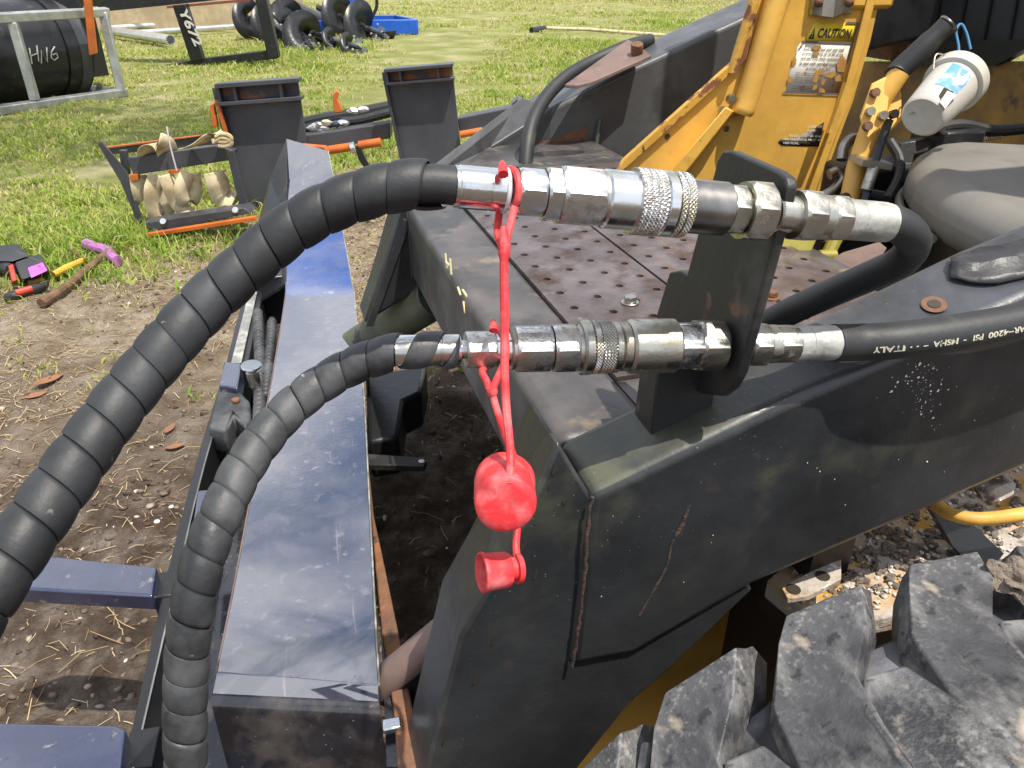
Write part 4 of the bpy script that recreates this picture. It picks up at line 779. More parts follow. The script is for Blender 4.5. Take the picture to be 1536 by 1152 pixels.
m = MB(); m.add(tube(spath([jn2]+lp[1:]+[W(723, 556, 0.625), W(730, 572, 0.61), jn2+V((0, 0, -0.003))], 90), 0.0029, 10)); m.build('strap_loop', 'red', c2, wld=True)
m = MB(); m.add(tube([W(740, 496, 0.60), W(740, 487, 0.603), W(740, 481, 0.606)], [0.0036, 0.003, 0.0018], 10)); m.build('strap_nub', 'red', c2, wld=True)
st = spath([jn2+V((0, 0, 0.004)), W(741, 600, 0.60), W(750, 630, 0.60), W(760, 660, 0.605), W(772, 690, 0.61), W(778, 740, 0.605), W(776, 790, 0.59), W(774, 820, 0.58), W(777, 845, 0.575), W(777, 866, 0.574)], 40)
m = MB(); m.add(tube(st, [0.0045]*3+[0.0029]*(len(st)-8)+[0.0036, 0.0045, 0.0055, 0.006, 0.005], 10)); m.build('strap', 'red', c2, wld=True)
a_, b_ = W(721, 859, 0.565), W(763, 854, 0.573); d = b_-a_; Ld = d.length
prf = [(Ld*0.8, 0.0005), (Ld*0.78, 0.0118), (0.002, 0.0125), (0, 0.0135), (0.0005, 0.0148), (0.002, 0.0152), (0.004, 0.0140), (Ld*0.6, 0.0136), (Ld*0.92, 0.0132), (Ld, 0.0122), (Ld*1.02, 0.0085), (Ld*1.22, 0.0085), (Ld*1.24, 0.0115), (Ld*1.42, 0.0112), (Ld*1.46, 0.0095), (Ld*1.46, 0.0005)]
build('cap', *rev(a_, d, prf, 40), 'red', c2, wld=True, smooth=50)

# ------------------------------------------------------------------ the navy implement on the loader's front (local frame IM)
imp = tag(empty('loader_implement', IM.o, IM.rz), 'navy and black steel implement with long glossy top beam mounted before the loader', 'implement')
ZB = 0.426
def top(l_, r_, z): return IM.z(*l_, z), IM.z(*r_, z)
rows = [((318, 1040), (569, 1052), 0.412), ((325, 1008), (568, 1028), 0.426), ((345, 910), (562, 920), 0.427), ((366, 800), (556, 800), 0.428), ((384, 700), (551, 700), 0.424), ((402, 600), (546, 600), 0.418), ((418, 510), (538, 515), 0.41), ((428, 445), (531, 442), 0.403), ((429, 425), (528, 425), 0.406), ((430, 385), (521, 385), 0.425), ((430, 330), (512, 335), 0.465), ((430, 270), (502, 278), 0.53), ((430, 208), (492, 226), 0.62)]
T = [top(a, b_, z) for a, b_, z in rows]
v = []; f = []
for a, b_ in T: v += [a, b_]
for i in range(len(T)-1): f.append((2*i, 2*i+1, 2*i+3, 2*i+2))
n0 = len(v)
for a, b_ in T: v += [a+V((0, 0, -0.012)), b_+V((0, 0, -0.012))]
for i in range(len(T)-1):
    f += [(2*i, 2*i+2, n0+2*i+2, n0+2*i), (2*i+1, 2*i+3, n0+2*i+3, n0+2*i+1), (n0+2*i, n0+2*i+1, n0+2*i+3, n0+2*i+2)]
e = 2*(len(T)-1); f += [(e, e+1, n0+e+1, n0+e)]
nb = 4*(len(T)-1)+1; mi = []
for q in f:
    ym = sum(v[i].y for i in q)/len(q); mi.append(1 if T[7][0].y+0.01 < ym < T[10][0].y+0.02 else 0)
beam = build('top_beam', v, f, 'navy', imp, smooth=60, bevel=0.0016, mats=['navysky'], midx=mi)
for sd_, mt_ in ((0, 'rustplate'), (1, 'ferrule')):
    build('worn_edge', *tube(spath([t_[sd_]+V((-0.0006 if sd_ == 0 else 0.0006, 0, -0.001)) for t_ in T[1:]], 40), 0.0014, 6), mt_, beam)
# rounded nose going down at the near end
nose = []
for k in range(9):
    g = k/8*math.pi/2*0.96; nose.append((0.012*math.sin(g)+0.0, -0.018*(1-math.cos(g))))
v = []; f = []
aL, aR = T[0]; dn = V((0.0, -1, 0))
for q, (fw, dz) in enumerate(nose+[(0.016, -0.16), (0.016, -0.38)]): v += [aL+dn*fw*1.2+V((0.0, 0, dz)), aR+dn*fw*1.2+V((0.0, 0, dz))]
for i in range(len(v)//2-1): f.append((2*i, 2*i+1, 2*i+3, 2*i+2))
build('beam_nose', v, f, 'blackgloss', imp, smooth=60)
# side walls under the beam
for side, mat in ((0, 'blackgloss'), (1, 'blackgloss')):
    a = [t_[side]+V((0.004 if side == 0 else -0.004, 0, -0.0125)) for t_ in T]; poly = a+[V((a[-1].x, a[-1].y, 0.20)), V((a[0].x, a[0].y, 0.05))]
    build('beam_side', *prism(poly, (0.006 if side == 0 else -0.006, 0, 0)), mat, imp)
# end gusset (black triangle left of the far end)
g1 = [T[-1][0]+V((-0.003, 0, 0)), T[-2][0]+V((-0.003, 0, 0)), T[-3][0]+V((-0.003, 0, 0)), IM.z(432, 420, 0.38), IM.z(393, 345, 0.34), IM.z(385, 320, 0.36)]
build('end_gusset', *prism([T[-1][0], T[-3][0], T[-5][0], T[-5][0]+V((-0.09, 0, -0.05)), IM.z(388, 330, 0.36), IM.z(404, 270, 0.5)], (-0.003, 0, -0.01)), 'black', imp)
# channel with rail
ZR = 0.36
rl = [(340, 545), (300, 672), (276, 760), (258, 830), (222, 985), (183, 1160), (170, 1220)]
ri = [(352, 545), (314, 672), (291, 760), (275, 830), (239, 985), (199, 1160), (187, 1220)]
ra, rb2 = [IM.z(*q, ZR) for q in rl], [IM.z(*q, ZR) for q in ri]
m = MB()
for i in range(len(ra)-1):
    m.add(hull2([ra[i], rb2[i], rb2[i]+V((0, 0, -0.12)), ra[i]+V((0, 0, -0.12))], [ra[i+1], rb2[i+1], rb2[i+1]+V((0, 0, -0.12)), ra[i+1]+V((0, 0, -0.12))]))
v = []; f = []
for a, b_ in zip(ra, rb2): v += [a, b_, b_+V((0, 0, -0.12)), a+V((0, 0, -0.12))]
for i in range(len(ra)-1):
    for k in range(4): f.append((4*i+k, 4*i+(k+1) % 4, 4*i+4+(k+1) % 4, 4*i+4+k))
f += [(0, 1, 2, 3), tuple(4*(len(ra)-1)+k for k in range(4))]
rail = build('side_rail', v, f, 'black', imp, bevel=0.001)
ed = spath([p+V((0, 0, 0.001)) for p in rb2], 30); build('rail_edge', *tube(ed, 0.0019, 6), 'zincold', rail)
build('channel_floor', *prism([IM.z(*q, 0.25) for q in ((352, 545), (440, 545), (420, 760), (360, 1250), (170, 1250), (258, 900))], (0, 0, -0.01)), 'blackgloss', imp)
# far part of the rail: flat bar with painted reflection streak, cover block, clamp
build('rail_flat', *hull2([IM.z(u, v, 0.37) for u, v in ((338, 548), (376, 400), (402, 400), (372, 548))], [IM.z(u, v, 0.37)+V((0, 0, -0.1)) for u, v in ((338, 548), (376, 400), (402, 400), (372, 548))]), 'black', imp, bevel=0.002)
build('glare_strip', *prism([IM.z(u, v, 0.374) for u, v in ((347, 546), (383, 402), (394, 402), (362, 546))], (0, 0, 0.003)), 'ferrule', imp)
build('end_block', *box(IM.z(402, 440, 0.36)-V((0.05, 0, 0.1)), IM.z(402, 440, 0.36)+V((0.05, 0.35, 0.05))), 'black', imp, bevel=0.006)
build('cover_block', *prism([IM.z(u, v, 0.40) for u, v in ((328, 578), (336, 542), (362, 545), (356, 582))], (0, 0, -0.05)), 'navyflat', imp, bevel=0.003)
cb = build('clamp_block', *prism([IM.z(u, v, 0.385) for u, v in ((312, 640), (326, 584), (360, 586), (374, 600), (376, 625), (368, 640), (350, 622), (338, 645))], (0, 0, -0.06)), 'wrapold', imp, bevel=0.008, seg=3)
p = IM.z(354, 602, 0.387); build('clamp_bolt', *hexn(p, p+V((0, 0, 0.006)), 0.009, n=24), 'rust', cb)
for u0, v0, u1, v1 in ((348, 640, 338, 730), (358, 640, 346, 720)):
    build('guide_rod', *tube([IM.z(u0, v0, 0.33), IM.z(u1, v1, 0.33)], 0.006, 10), 'darkmetal', imp)
# lock pin with round silver head
pk = IM.z(377, 551, 0.44); pin = build('lock_pin', *cyl(pk+V((0.002, 0.0, -0.10)), pk, 0.009), 'zincold', imp)
build('pin_head', *rev(pk+V((0, 0, 0.0)), V((0.05, -0.12, 1)), [(0, 0.016), (0.002, 0.021), (0.004, 0.0215), (0.006, 0.0205), (0.0065, 0.003)], 32), 'zinc', pin)
build('pin_collar', *cyl(pk+V((0.001, 0, -0.045)), pk+V((0, 0, -0.01)), 0.0135), 'zincold', pin)
# two hoses in ribbed guards inside the channel
for pts, rr in ((((386, 466), (388, 500), (390, 540), (390, 580), (389, 625), (386, 660)), 0.0125), (((408, 480), (406, 520), (402, 560), (399, 600)), 0.0115)):
    pp = spath([IM.z(u, v, 0.385) for u, v in pts], 40); v_, f_, L_ = ribbon(pp, rr-0.002, lambda s: 0.019, lambda s: 0.0192, 0.0028, 0.0, sum((pp[i+1]-pp[i]).length for i in range(len(pp)-1))-0.02, 18, 7)
    hz = build('guarded_hose', *tube(pp, rr-0.002, 12), 'rubber', imp); build('spiral_wrap', v_, f_, 'wrapold', hz, smooth=50)
# blue cross flats reaching out to the left
for pts, z in ((((38, 838), (66, 832), (235, 850), (229, 894), (20, 882), (-10, 860)), 0.385), (((-60, 1082), (174, 1087), (189, 1094), (182, 1160), (178, 1210), (-60, 1210)), 0.385), (((296, 735), (322, 733), (316, 790), (288, 792)), 0.40)):
    build('cross_flat', *prism([IM.z(u, v, z) for u, v in pts], (0, 0, -0.03 if z < 0.39 else -0.06)), 'navyflat', imp, bevel=0.004, seg=3)
for u0, v0 in ((232, 868), (186, 1115)):
    p = IM.z(u0, v0, 0.375); build('flat_bracket', *box(p+V((-0.002, -0.028, -0.06)), p+V((0.035, 0.028, -0.012))), 'black', imp, bevel=0.003)
# back plate with rusted edge, clip, pin bar
build('back_plate', *prism([IM.z(u, v, 0.40) for u, v in ((553, 700), (560, 770), (577, 850), (600, 960), (622, 1080), (632, 1150), (598, 1170), (590, 1060), (574, 960), (564, 860), (556, 770))], (0, 0, -0.2)), 'rust', imp, bevel=0.002)
build('inner_web', *prism([IM.z(u, v, 0.39) for u, v in ((571, 930), (576, 930), (600, 1060), (608, 1150), (580, 1150))], (0, 0, -0.2)), 'blackgloss', imp)
p = IM.z(592, 1088, 0.40); build('clip', *box(p-V((0.014, 0.01, 0.0)), p+V((0.008, 0.006, 0.008))), 'zinc', imp, bevel=0.002)
pb = build('pin_bar', *hull2([IM.z(u, v, 0.33) for u, v in ((548, 680), (634, 686), (640, 692), (636, 699), (548, 697))], [IM.z(u, v, 0.33)+V((0, 0, -0.014)) for u, v in ((548, 680), (634, 686), (640, 692), (636, 699), (548, 697))]), 'bracket', imp, bevel=0.002)
p = IM.z(632, 692, 0.3308); build('pin_hole', *cyl(p, p+V((0, 0, 0.001)), 0.006, n=16), 'ringwhite', pb)
build('rubber_skirt', *prism([IM.z(u, v, 0.30) for u, v in ((548, 560), (640, 548), (632, 588), (606, 600), (598, 655), (552, 662))], (0, 0, -0.1)), 'black', imp, bevel=0.01)

# ------------------------------------------------------------------ dark grey attachment lying on the grass
YA = 4.15
at_ = tag(empty('quick_attach_frame', Wz(480, 300)), 'charcoal quick attach frame with two upright plates and orange fittings on the grass', 'attachment')
def A(u, v, y=YA): return Wy(u, v, y)
TH = (0, 0.02, 0)
def apart(name, pts, mat, y=YA, th=0.02, parent=None, **k): return build(name, *prism([A(u, v, y) for u, v in pts], (0, th, 0)), mat, parent or at_, wld=(parent is None), **k)
def plate(TL, TR, BR, BL, rustm):
    def q(x, y): return ((TL[0]*(1-x)+TR[0]*x)*(1-y)+(BL[0]*(1-x)+BR[0]*x)*y, (TL[1]*(1-x)+TR[1]*x)*(1-y)+(BL[1]*(1-x)+BR[1]*x)*y)
    pl = apart('upright_plate', [q(0, 0), q(1, 0), q(1, 1), q(0, 1)], 'greysteel', th=0.015, bevel=0.003)
    apart('plate_back', [q(0.02, 0.03), q(0.98, 0.03), q(0.98, 0.17), q(0.02, 0.17)], rustm, YA-0.004, 0.003, pl)
    for y0, y1, nm, dp in ((0.0, 0.035, 'top_flange', 0.075), (0.135, 0.165, 'lower_flange', 0.06)):
        apart(nm, [q(-0.01, y0), q(1.01, y0), q(1.01, y1), q(-0.01, y1)], 'greysteel', YA-dp, dp, pl, bevel=0.003)
    for x in (0.0, 0.2, 0.76): apart('gusset', [q(x, 0.02), q(x+0.035, 0.02), q(x+0.035, 0.15), q(x, 0.15)], 'greysteel', YA-0.055, 0.05, pl)
    apart('side_edge', [q(-0.045, 0.03), q(0.0, 0.03), q(0.01, 1), q(-0.02, 1)], 'greysteel', YA-0.03, 0.05, pl)
    return pl
plate((322, 126), (446, 117), (476, 322), (366, 330), 'greyrust'); plate((576, 104), (678, 95), (694, 250), (604, 252), 'greyrust')
apart('cross_beam', ((452, 204), (585, 184), (585, 208), (456, 226)), 'greysteel', YA+0.02, 0.1, bevel=0.006)
apart('cross_beam', ((686, 178), (780, 158), (784, 176), (690, 202)), 'greysteel', YA+0.04, 0.1, bevel=0.006)
apart('beam_cap', ((768, 156), (776, 149), (787, 156), (782, 172), (768, 172)), 'black', YA+0.02, 0.14, bevel=0.004)
for a, b_, r in (((488, 226), (528, 220), 0.022), ((538, 218), (572, 213), 0.022), ((455, 219), (490, 222), 0.014), ((690, 202), (724, 196), 0.018), ((365, 216), (322, 226), 0.0)):
    if r: build('cylinder', *cyl(A(*a, YA-0.02), A(*b_, YA-0.02), r), 'orange', at_, wld=True)
build('cylinder_collar', *cyl(A(526, 222, YA-0.03), A(534, 220, YA-0.03), 0.03), 'zinc', at_, wld=True)
apart('latch_lever', ((499, 142), (505, 135), (508, 140), (505, 148), (511, 160), (513, 168), (502, 170), (499, 158)), 'orange', YA+0.15, 0.03, bevel=0.004)
apart('latch_lever', ((314, 158), (320, 155), (326, 190), (318, 192)), 'orange', YA-0.04, 0.03, bevel=0.004)
apart('side_strip', ((322, 150), (327, 150), (342, 205), (337, 205)), 'orange', YA-0.05, 0.02)
build('rubber_hose', *tube(spath([A(u, v, YA+0.25) for u, v in ((455, 186), (490, 178), (530, 172), (560, 166), (590, 160))], 24), 0.035, 10), 'rubber', at_, wld=True)
build('rubber_hose', *tube(spath([A(u, v, YA+0.2) for u, v in ((456, 194), (500, 184), (540, 180), (588, 168))], 24), 0.025, 10), 'rubber', at_, wld=True)
apart('hanging_link', ((532, 220), (540, 219), (548, 238), (556, 252), (546, 252), (538, 240)), 'black', YA-0.04, 0.02, bevel=0.003)
for u, v, mt in ((468, 192, 'alu'), (476, 188, 'zinc'), (490, 184, 'strap'), (505, 186, 'navyflat'), (515, 184, 'alu'), (484, 193, 'alu'), (530, 166, 'alu'), (545, 164, 'alu')):
    build('fitting', *lump(A(u, v, YA+0.1), 0.022, 2, 0.5, u, (1.5, 0.7, 0.7)), mt, at_, wld=True)
# lower left tray with the orange cutting edge
apart('tray_panel', ((190, 237), (322, 219), (352, 226), (348, 240), (200, 263)), 'greysteel', YA-0.35, 0.05, bevel=0.004)
apart('tray_rear', ((158, 222), (300, 204), (330, 208), (330, 216), (165, 232)), 'greysteel', YA+0.05, 0.04, bevel=0.003)
apart('tray_trim', ((156, 221), (300, 203), (300, 204.5), (158, 223)), 'orange', YA+0.04, 0.02)
apart('tray_side', ((152, 212), (160, 222), (190, 258), (214, 332), (208, 338), (180, 272), (146, 216)), 'greysteel', YA-0.36, 0.012, bevel=0.002)
apart('tray_side', ((340, 228), (350, 226), (372, 316), (362, 320)), 'greysteel', YA-0.37, 0.03, bevel=0.002)
apart('tray_post', ((178, 226), (188, 226), (193, 262), (184, 266)), 'greysteel', YA-0.33, 0.03, bevel=0.002)
apart('tray_sill', ((214, 335), (366, 312), (376, 320), (230, 350)), 'greysteel', YA-0.50, 0.10, bevel=0.003)
apart('cutting_edge', ((218, 351), (382, 325), (384, 331), (219, 357)), 'orange', YA-0.56, 0.03, bevel=0.003)
apart('tray_lug', ((194, 263), (206, 262), (207, 270), (196, 271)), 'orange', YA-0.37, 0.03); apart('tray_lug', ((252, 257), (268, 254), (269, 259), (253, 262)), 'orange', YA-0.37, 0.03)
for u, v in ((246, 333), (354, 316)):
    build('edge_bolt', *cyl(A(u, v, YA-0.51), A(u, v, YA-0.51)+V((0, -0.012, 0.008)), 0.016, n=16), 'zinc', at_, wld=True)
# straps draped over the tray: each its own thing
def strap(pts, w, label, y=YA-0.38):
    P = [A(u, v, y+dy) for u, v, dy in pts]; pp = spath(P, 40); v = []; f = []
    for i, q in enumerate(pp):
        d = (pp[min(i+1, len(pp)-1)]-pp[max(i-1, 0)]).normalized(); s = V((0.75, 0.6, 0.1)); s = (s-d*s.dot(d)*0.9).normalized()*w/2; v += [q-s, q+s]
    for i in range(len(pp)-1): f.append((2*i, 2*i+1, 2*i+3, 2*i+2))
    r_ = build('tie_down_strap', v, f, 'strap'); q = r_.modifiers.new('solid', 'SOLIDIFY'); q.thickness = 0.004
    tag(r_, label, 'strap', 'tan straps on the tray'); return r_
strap(((236, 262, 0.02), (228, 285, -0.01), (230, 310, 0.0), (240, 328, 0.02), (250, 316, 0.05), (251, 294, 0.05), (244, 264, 0.04)), 0.075, 'tan strap loop hanging lowest in the tray, nearest its left side plate')
strap(((220, 232, 0.05), (224, 219, 0.0), (236, 214, -0.01), (248, 219, 0.02), (252, 232, 0.06)), 0.10, 'hump of tan strap bulging over the top of the tray panel')
strap(((207, 263, 0.04), (210, 285, 0.03), (216, 300, 0.05), (226, 290, 0.08), (232, 264, 0.08)), 0.08, 'shaded tan strap fold hanging at the far left of the tray')
strap(((248, 262, 0.0), (256, 282, 0.0), (266, 304, 0.02), (284, 322, 0.03)), 0.075, 'tan strap tail slanting down to the right inside the tray')
strap(((282, 258, 0.02), (272, 282, -0.01), (275, 299, 0.0), (285, 303, 0.03), (293, 288, 0.05), (290, 260, 0.04)), 0.07, 'small tan strap loop hanging in the middle of the tray')
strap(((322, 258, 0.0), (327, 276, 0.0), (334, 294, 0.02), (352, 299, 0.03)), 0.11, 'pale tan strap end hanging beside the upright plate')
strap(((278, 222, 0.0), (298, 214, -0.03), (316, 203, -0.03), (326, 203, 0.0), (330, 214, -0.03)), 0.07, 'tan strap knotted at the upper corner of the tray')
for k_, lb in ((0, 'upper pale rope turn knotted round the tray corner'), (1, 'lower pale rope turn knotted round the tray corner')):
    o = build('rope', *tube(spath([A(u, v+6*k_, YA-0.42) for u, v in ((324, 206), (332, 201), (343, 203), (347, 209), (338, 213), (328, 212))], 24), 0.011, 8), 'strap'); tag(o, lb, 'rope')
wz_ = build('zip_tie', *tube([A(250, 190, YA-0.4), A(256, 222, YA-0.41), A(265, 256, YA-0.40)], 0.004, 6), 'ringwhite'); tag(wz_, 'thin white cable tie standing upright round the tray panel', 'cable tie')

# ------------------------------------------------------------------ tools lying on the soil
def tool(name, label, u, v): return tag(empty(name, Wz(u, v)), label, 'tool')
tz = 0.03
tl = tool('power_tool', 'black and red cordless power tool with purple labelled battery lying on the grass', 40, 405)
build('body', *hull2([Wz(u, v, 0.07) for u, v in ((-30, 378), (0, 368), (28, 366), (45, 384), (18, 392), (-20, 392))], [Wz(u, v, 0.012) for u, v in ((-30, 382), (0, 372), (28, 370), (45, 388), (18, 398), (-20, 398))]), 'plasticblack', tl, wld=True, bevel=0.012, seg=3)
build('grip', *tube(spath([Wz(u, v, 0.035) for u, v in ((-25, 400), (0, 400), (18, 405))], 10), 0.028, 12), 'plasticblack', tl, wld=True)
build('trim', *tube(spath([Wz(u, v, 0.05) for u, v in ((-10, 388), (12, 388), (22, 386))], 10), 0.016, 10), 'plasticred', tl, wld=True)
build('battery_collar', *hull2([Wz(u, v, 0.07) for u, v in ((12, 398), (20, 396), (26, 420), (18, 422))], [Wz(u, v, 0.01) for u, v in ((12, 400), (20, 398), (26, 424), (18, 426))]), 'plasticred', tl, wld=True, bevel=0.005)
bt = build('battery', *hull2([Wz(u, v, 0.075) for u, v in ((22, 394), (60, 380), (74, 404), (32, 420))], [Wz(u, v, 0.01) for u, v in ((22, 398), (60, 384), (76, 410), (34, 426))]), 'plasticblack', tl, wld=True, bevel=0.008, seg=3)
build('battery_label', *prism([Wz(u, v, 0.0765) for u, v in ((42, 402), (64, 394), (71, 406), (47, 417))], (0, 0, 0.001)), 'pinklabel', bt)
hm = tool('hammer', 'wooden handled hammer with purple sprayed head lying on the grass', 150, 400)
build('handle', *tube([Wz(62, 455, 0.025), Wz(100, 430, 0.03), Wz(158, 380, 0.04)], [0.019, 0.017, 0.013], 10), 'wood', hm, wld=True)
build('hammer_head', *tube([Wz(130, 366, 0.04), Wz(136, 370, 0.04), Wz(160, 376, 0.04), Wz(172, 388, 0.04), Wz(177, 391, 0.04)], [0.026, 0.028, 0.026, 0.022, 0.024], 10), 'purple', hm, wld=True)
yh = tool('hand_tool', 'yellow handled hand tool lying between battery and hammer', 105, 400)
build('handle', *tube([Wz(80, 412, 0.03), Wz(100, 402, 0.035), Wz(126, 390, 0.03)], [0.014, 0.016, 0.013], 10), 'plasticyellow', yh, wld=True)
build('blade', *tube([Wz(126, 390, 0.03), Wz(112, 378, 0.03), Wz(100, 372, 0.02)], [0.008, 0.007, 0.005], 8), 'wood', yh, wld=True)
kn = tool('utility_knife', 'grey and red handled knife lying lowest among the tools', 40, 440)
build('handle', *tube([Wz(10, 446, 0.02), Wz(18, 444, 0.025), Wz(50, 434, 0.03), Wz(68, 428, 0.025)], [0.016, 0.02, 0.021, 0.015], 12), 'plasticblack', kn, wld=True)
build('handle_inset', *tube([Wz(24, 440, 0.035), Wz(48, 433, 0.038)], 0.014, 10), 'plasticred', kn, wld=True)
build('yellow_collar', *tube([Wz(42, 424, 0.03), Wz(66, 420, 0.03)], 0.011, 10), 'plasticyellow', kn, wld=True)
build('blade', *prism([Wz(u, v, 0.03) for u, v in ((66, 424), (72, 420), (76, 436), (72, 438))], (0, 0, 0.004)), 'zinc', kn, wld=True)

# ------------------------------------------------------------------ crate, drum, black frame, pipes, augers further back
cr = tag(empty('steel_crate', Wz(185, 145)), 'galvanised steel tube crate frame around the black drum', 'crate')
c0 = Wz(184, 145); c1_ = Wz(-120, 190); dv = (c0-c1_).normalized(); bk_ = V((-dv.y, dv.x, 0)); bk_ = bk_ if bk_.y > 0 else -bk_
HC = 1.05
def cbar(a, b_, w=0.075, nm='tube'): build(nm, *bar(a, b_, w, w, up=(0.3, 0.2, 1) if abs((b_-a).normalized().z) < 0.9 else (1, 0.2, 0)), 'galv', cr, wld=True, bevel=0.008)
up = V((0, 0, 1)); z1 = up*HC; lo_ = up*0.04
tops = Wy(154, 18, c0.y); z1 = up*tops.z
cbar(c0+lo_-dv*0.0, c0+z1); m1 = c0-dv*0.86; cbar(m1+lo_*2, m1+z1-lo_); m2 = c0-dv*2.3; cbar(m2+lo_*2, m2+z1-lo_)
cbar(c0+lo_+dv*0.05, c0-dv*2.6+lo_); cbar(c0+z1+dv*0.05, c0-dv*2.6+z1); cbar(c0+lo_+bk_*0.04, c0+bk_*1.3+lo_-dv*0.1); cbar(c0+z1+bk_*0.04, c0+bk_*1.3+z1-dv*0.1); cbar(c0+bk_*1.3-dv*0.1+lo_, c0+bk_*1.3-dv*0.1+z1)
cbar(c0+z1+bk_*1.3-dv*0.1, c0-dv*2.6+bk_*1.3+z1)
dr = tag(empty('roller_drum', c0-dv*1.2+bk_*0.6), 'black steel roller drum with chalk writing inside the galvanised crate', 'drum')
RD = 0.44; e0 = c0-dv*0.10+bk_*0.62+up*RD; e1 = c0-dv*3.2+bk_*0.62+up*RD
build('drum_shell', *rev(e1, e0-e1, [(0, RD), ((e0-e1).length-0.24, RD), ((e0-e1).length-0.24, RD+0.02), ((e0-e1).length, RD+0.02), ((e0-e1).length, RD-0.05), ((e0-e1).length-0.1, 0.1)], 56), 'black', dr, wld=True)
build('end_band', *rev(e0-dv*0.12, dv, [(0, RD+0.024), (0.10, RD+0.024)], 56, cap=False), 'greysteel', dr, wld=True)
build('end_arm', *prism([e0+dv*0.12+up*0.75-bk_*0.15, e0+dv*0.30+up*0.75-bk_*0.15, e0+dv*0.34-bk_*0.1-up*0.3, e0+dv*0.14-bk_*0.1-up*0.3], bk_*0.05), 'black', dr, wld=True)
build('orange_guard', *prism([Wy(122, -30, e0.y-0.5), Wy(131, -30, e0.y-0.5), Wy(143, 80, e0.y-0.5), Wy(134, 83, e0.y-0.5)], (0, 0.05, 0)), 'orange', dr, wld=True)
build('top_cover', *prism([Wy(-60, -20, e0.y-0.2), Wy(122, -20, e0.y-0.2), Wy(118, 22, e0.y-0.2), Wy(-60, 34, e0.y-0.2)], (0, 0.5, 0)), 'black', dr, wld=True)
# chalk: H N 6 as strokes on the drum front
def DS(u, v):
    d = ray(u, v); o = CAM-e1; ax_ = (e0-e1).normalized(); dd = d-ax_*d.dot(ax_); oo = o-ax_*o.dot(ax_); a, b_, c = dd.dot(dd), 2*dd.dot(oo), oo.dot(oo)-(RD+0.006)**2
    q = b_*b_-4*a*c; return CAM+d*((-b_-math.sqrt(max(0, q)))/(2*a))
m = MB()
for st in (((44, 72), (48, 96)), ((55, 68), (58, 92)), ((46, 84), (56, 80)), ((62, 96), (62, 76), (71, 93), (70, 71)), ((82, 70), (77, 78), (77, 87), (82, 90), (87, 86), (85, 80), (79, 82))):
    m.add(tube([DS(*q) for q in st], 0.006, 5))
m.build('chalk_writing', 'chalk', dr, wld=True)
# black frame with Y672 chalked down its post
YF = 10.6
bf = tag(empty('implement_frame', Wz(300, 92)), 'black steel implement frame with chalk number down its slanting post', 'frame')
def fp(name, pts, mat='black', y=YF, th=0.12, **k): return build(name, *prism([Wy(u, v, y) for u, v in pts], (0, th, 0)), mat, bf, wld=True, **k)
post = fp('post', ((258, 8), (278, 6), (304, 89), (286, 93)), bevel=0.01); fp('post', ((378, -20), (396, -20), (418, 86), (402, 90)), bevel=0.01)
fp('foot_beam', ((180, 110), (300, 88), (415, 74), (416, 88), (300, 101), (182, 122)), y=YF+0.05, bevel=0.01)
fp('top_beam', ((150, -20), (400, -40), (400, -8), (250, 8), (150, 18)), y=YF+0.2, th=0.3); fp('top_trim', ((250, 9), (375, -2), (375, 2), (250, 13)), 'redbrown', YF+0.19, 0.02)
m = MB(); YC = YF-0.012
m.add(text_vf('Y672', lambda x, y: Wy(267+25*x+13*y, 16+54*x-4*y, YC), 0, 1, 0, 1, 0.1, 0.03))
m.build('chalk_writing', 'chalk', bf, wld=True)
for i, (a, b_, r, lb) in enumerate((((158, 27), (327, 13), 0.065, 'aluminium pipe lying highest of the pipes behind the black frame'), ((160, 45), (256, 60), 0.075, 'aluminium pipe slanting towards the camera behind the black frame'), ((165, 42), (322, 33), 0.05, 'thin aluminium pipe between the other pipes on the grass'), ((200, 50), (352, 40), 0.05, 'aluminium pipe lying lowest, ending beside the augers'))):
    pa, pb_ = Wz(*a, r+0.05), Wz(*b_, r+0.05); o = build('metal_pipe', *rev(pa, pb_-pa, [(0.2, r*0.85), (0, r*0.85), (0, r), ((pb_-pa).length, r), ((pb_-pa).length, r*0.85), ((pb_-pa).length-0.2, r*0.8)], 20), 'alu'); tag(o, lb, 'pipe', 'pipes on the grass')
def wall(name, lb, pts, z, mat):
    a, b_ = pts; d = (b_-a).normalized(); nrm = V((-d.y, d.x, 0)); o = build(name, *prism([a, b_, b_+nrm*0.2, a+nrm*0.2], (0, 0, z)), mat); tag(o, lb, 'wall'); return o
wall('wall', 'tan rendered wall behind the pipes and augers', (V((-9.5, 15.6, 0)), V((-4.0, 16.3, 0))), 2.4, 'wall')
o = build('wall_board', *prism([V((-9.5, 15.3, 0.55)), V((-5.2, 15.7, 0.62)), V((-5.2, 15.74, 0.62)), V((-9.5, 15.34, 0.55))], (0, 0, 0.2)), 'redbrown'); tag(o, 'red brown board standing against the tan wall', 'board')
wall('wall', 'pale cream garden wall far off behind the grass', (V((-0.5, 29, 0)), V((9, 28.5, 0))), 1.6, 'cream')
o = build('fence_post', *box((5.35, 27.6, 0), (5.55, 27.8, 1.5)), 'navyflat'); tag(o, 'dark blue post before the cream wall', 'post')
o = build('fence_post', *box((8.0, 27.6, 0), (8.5, 28.0, 1.6)), 'wood'); tag(o, 'brown wooden post before the cream wall', 'post')
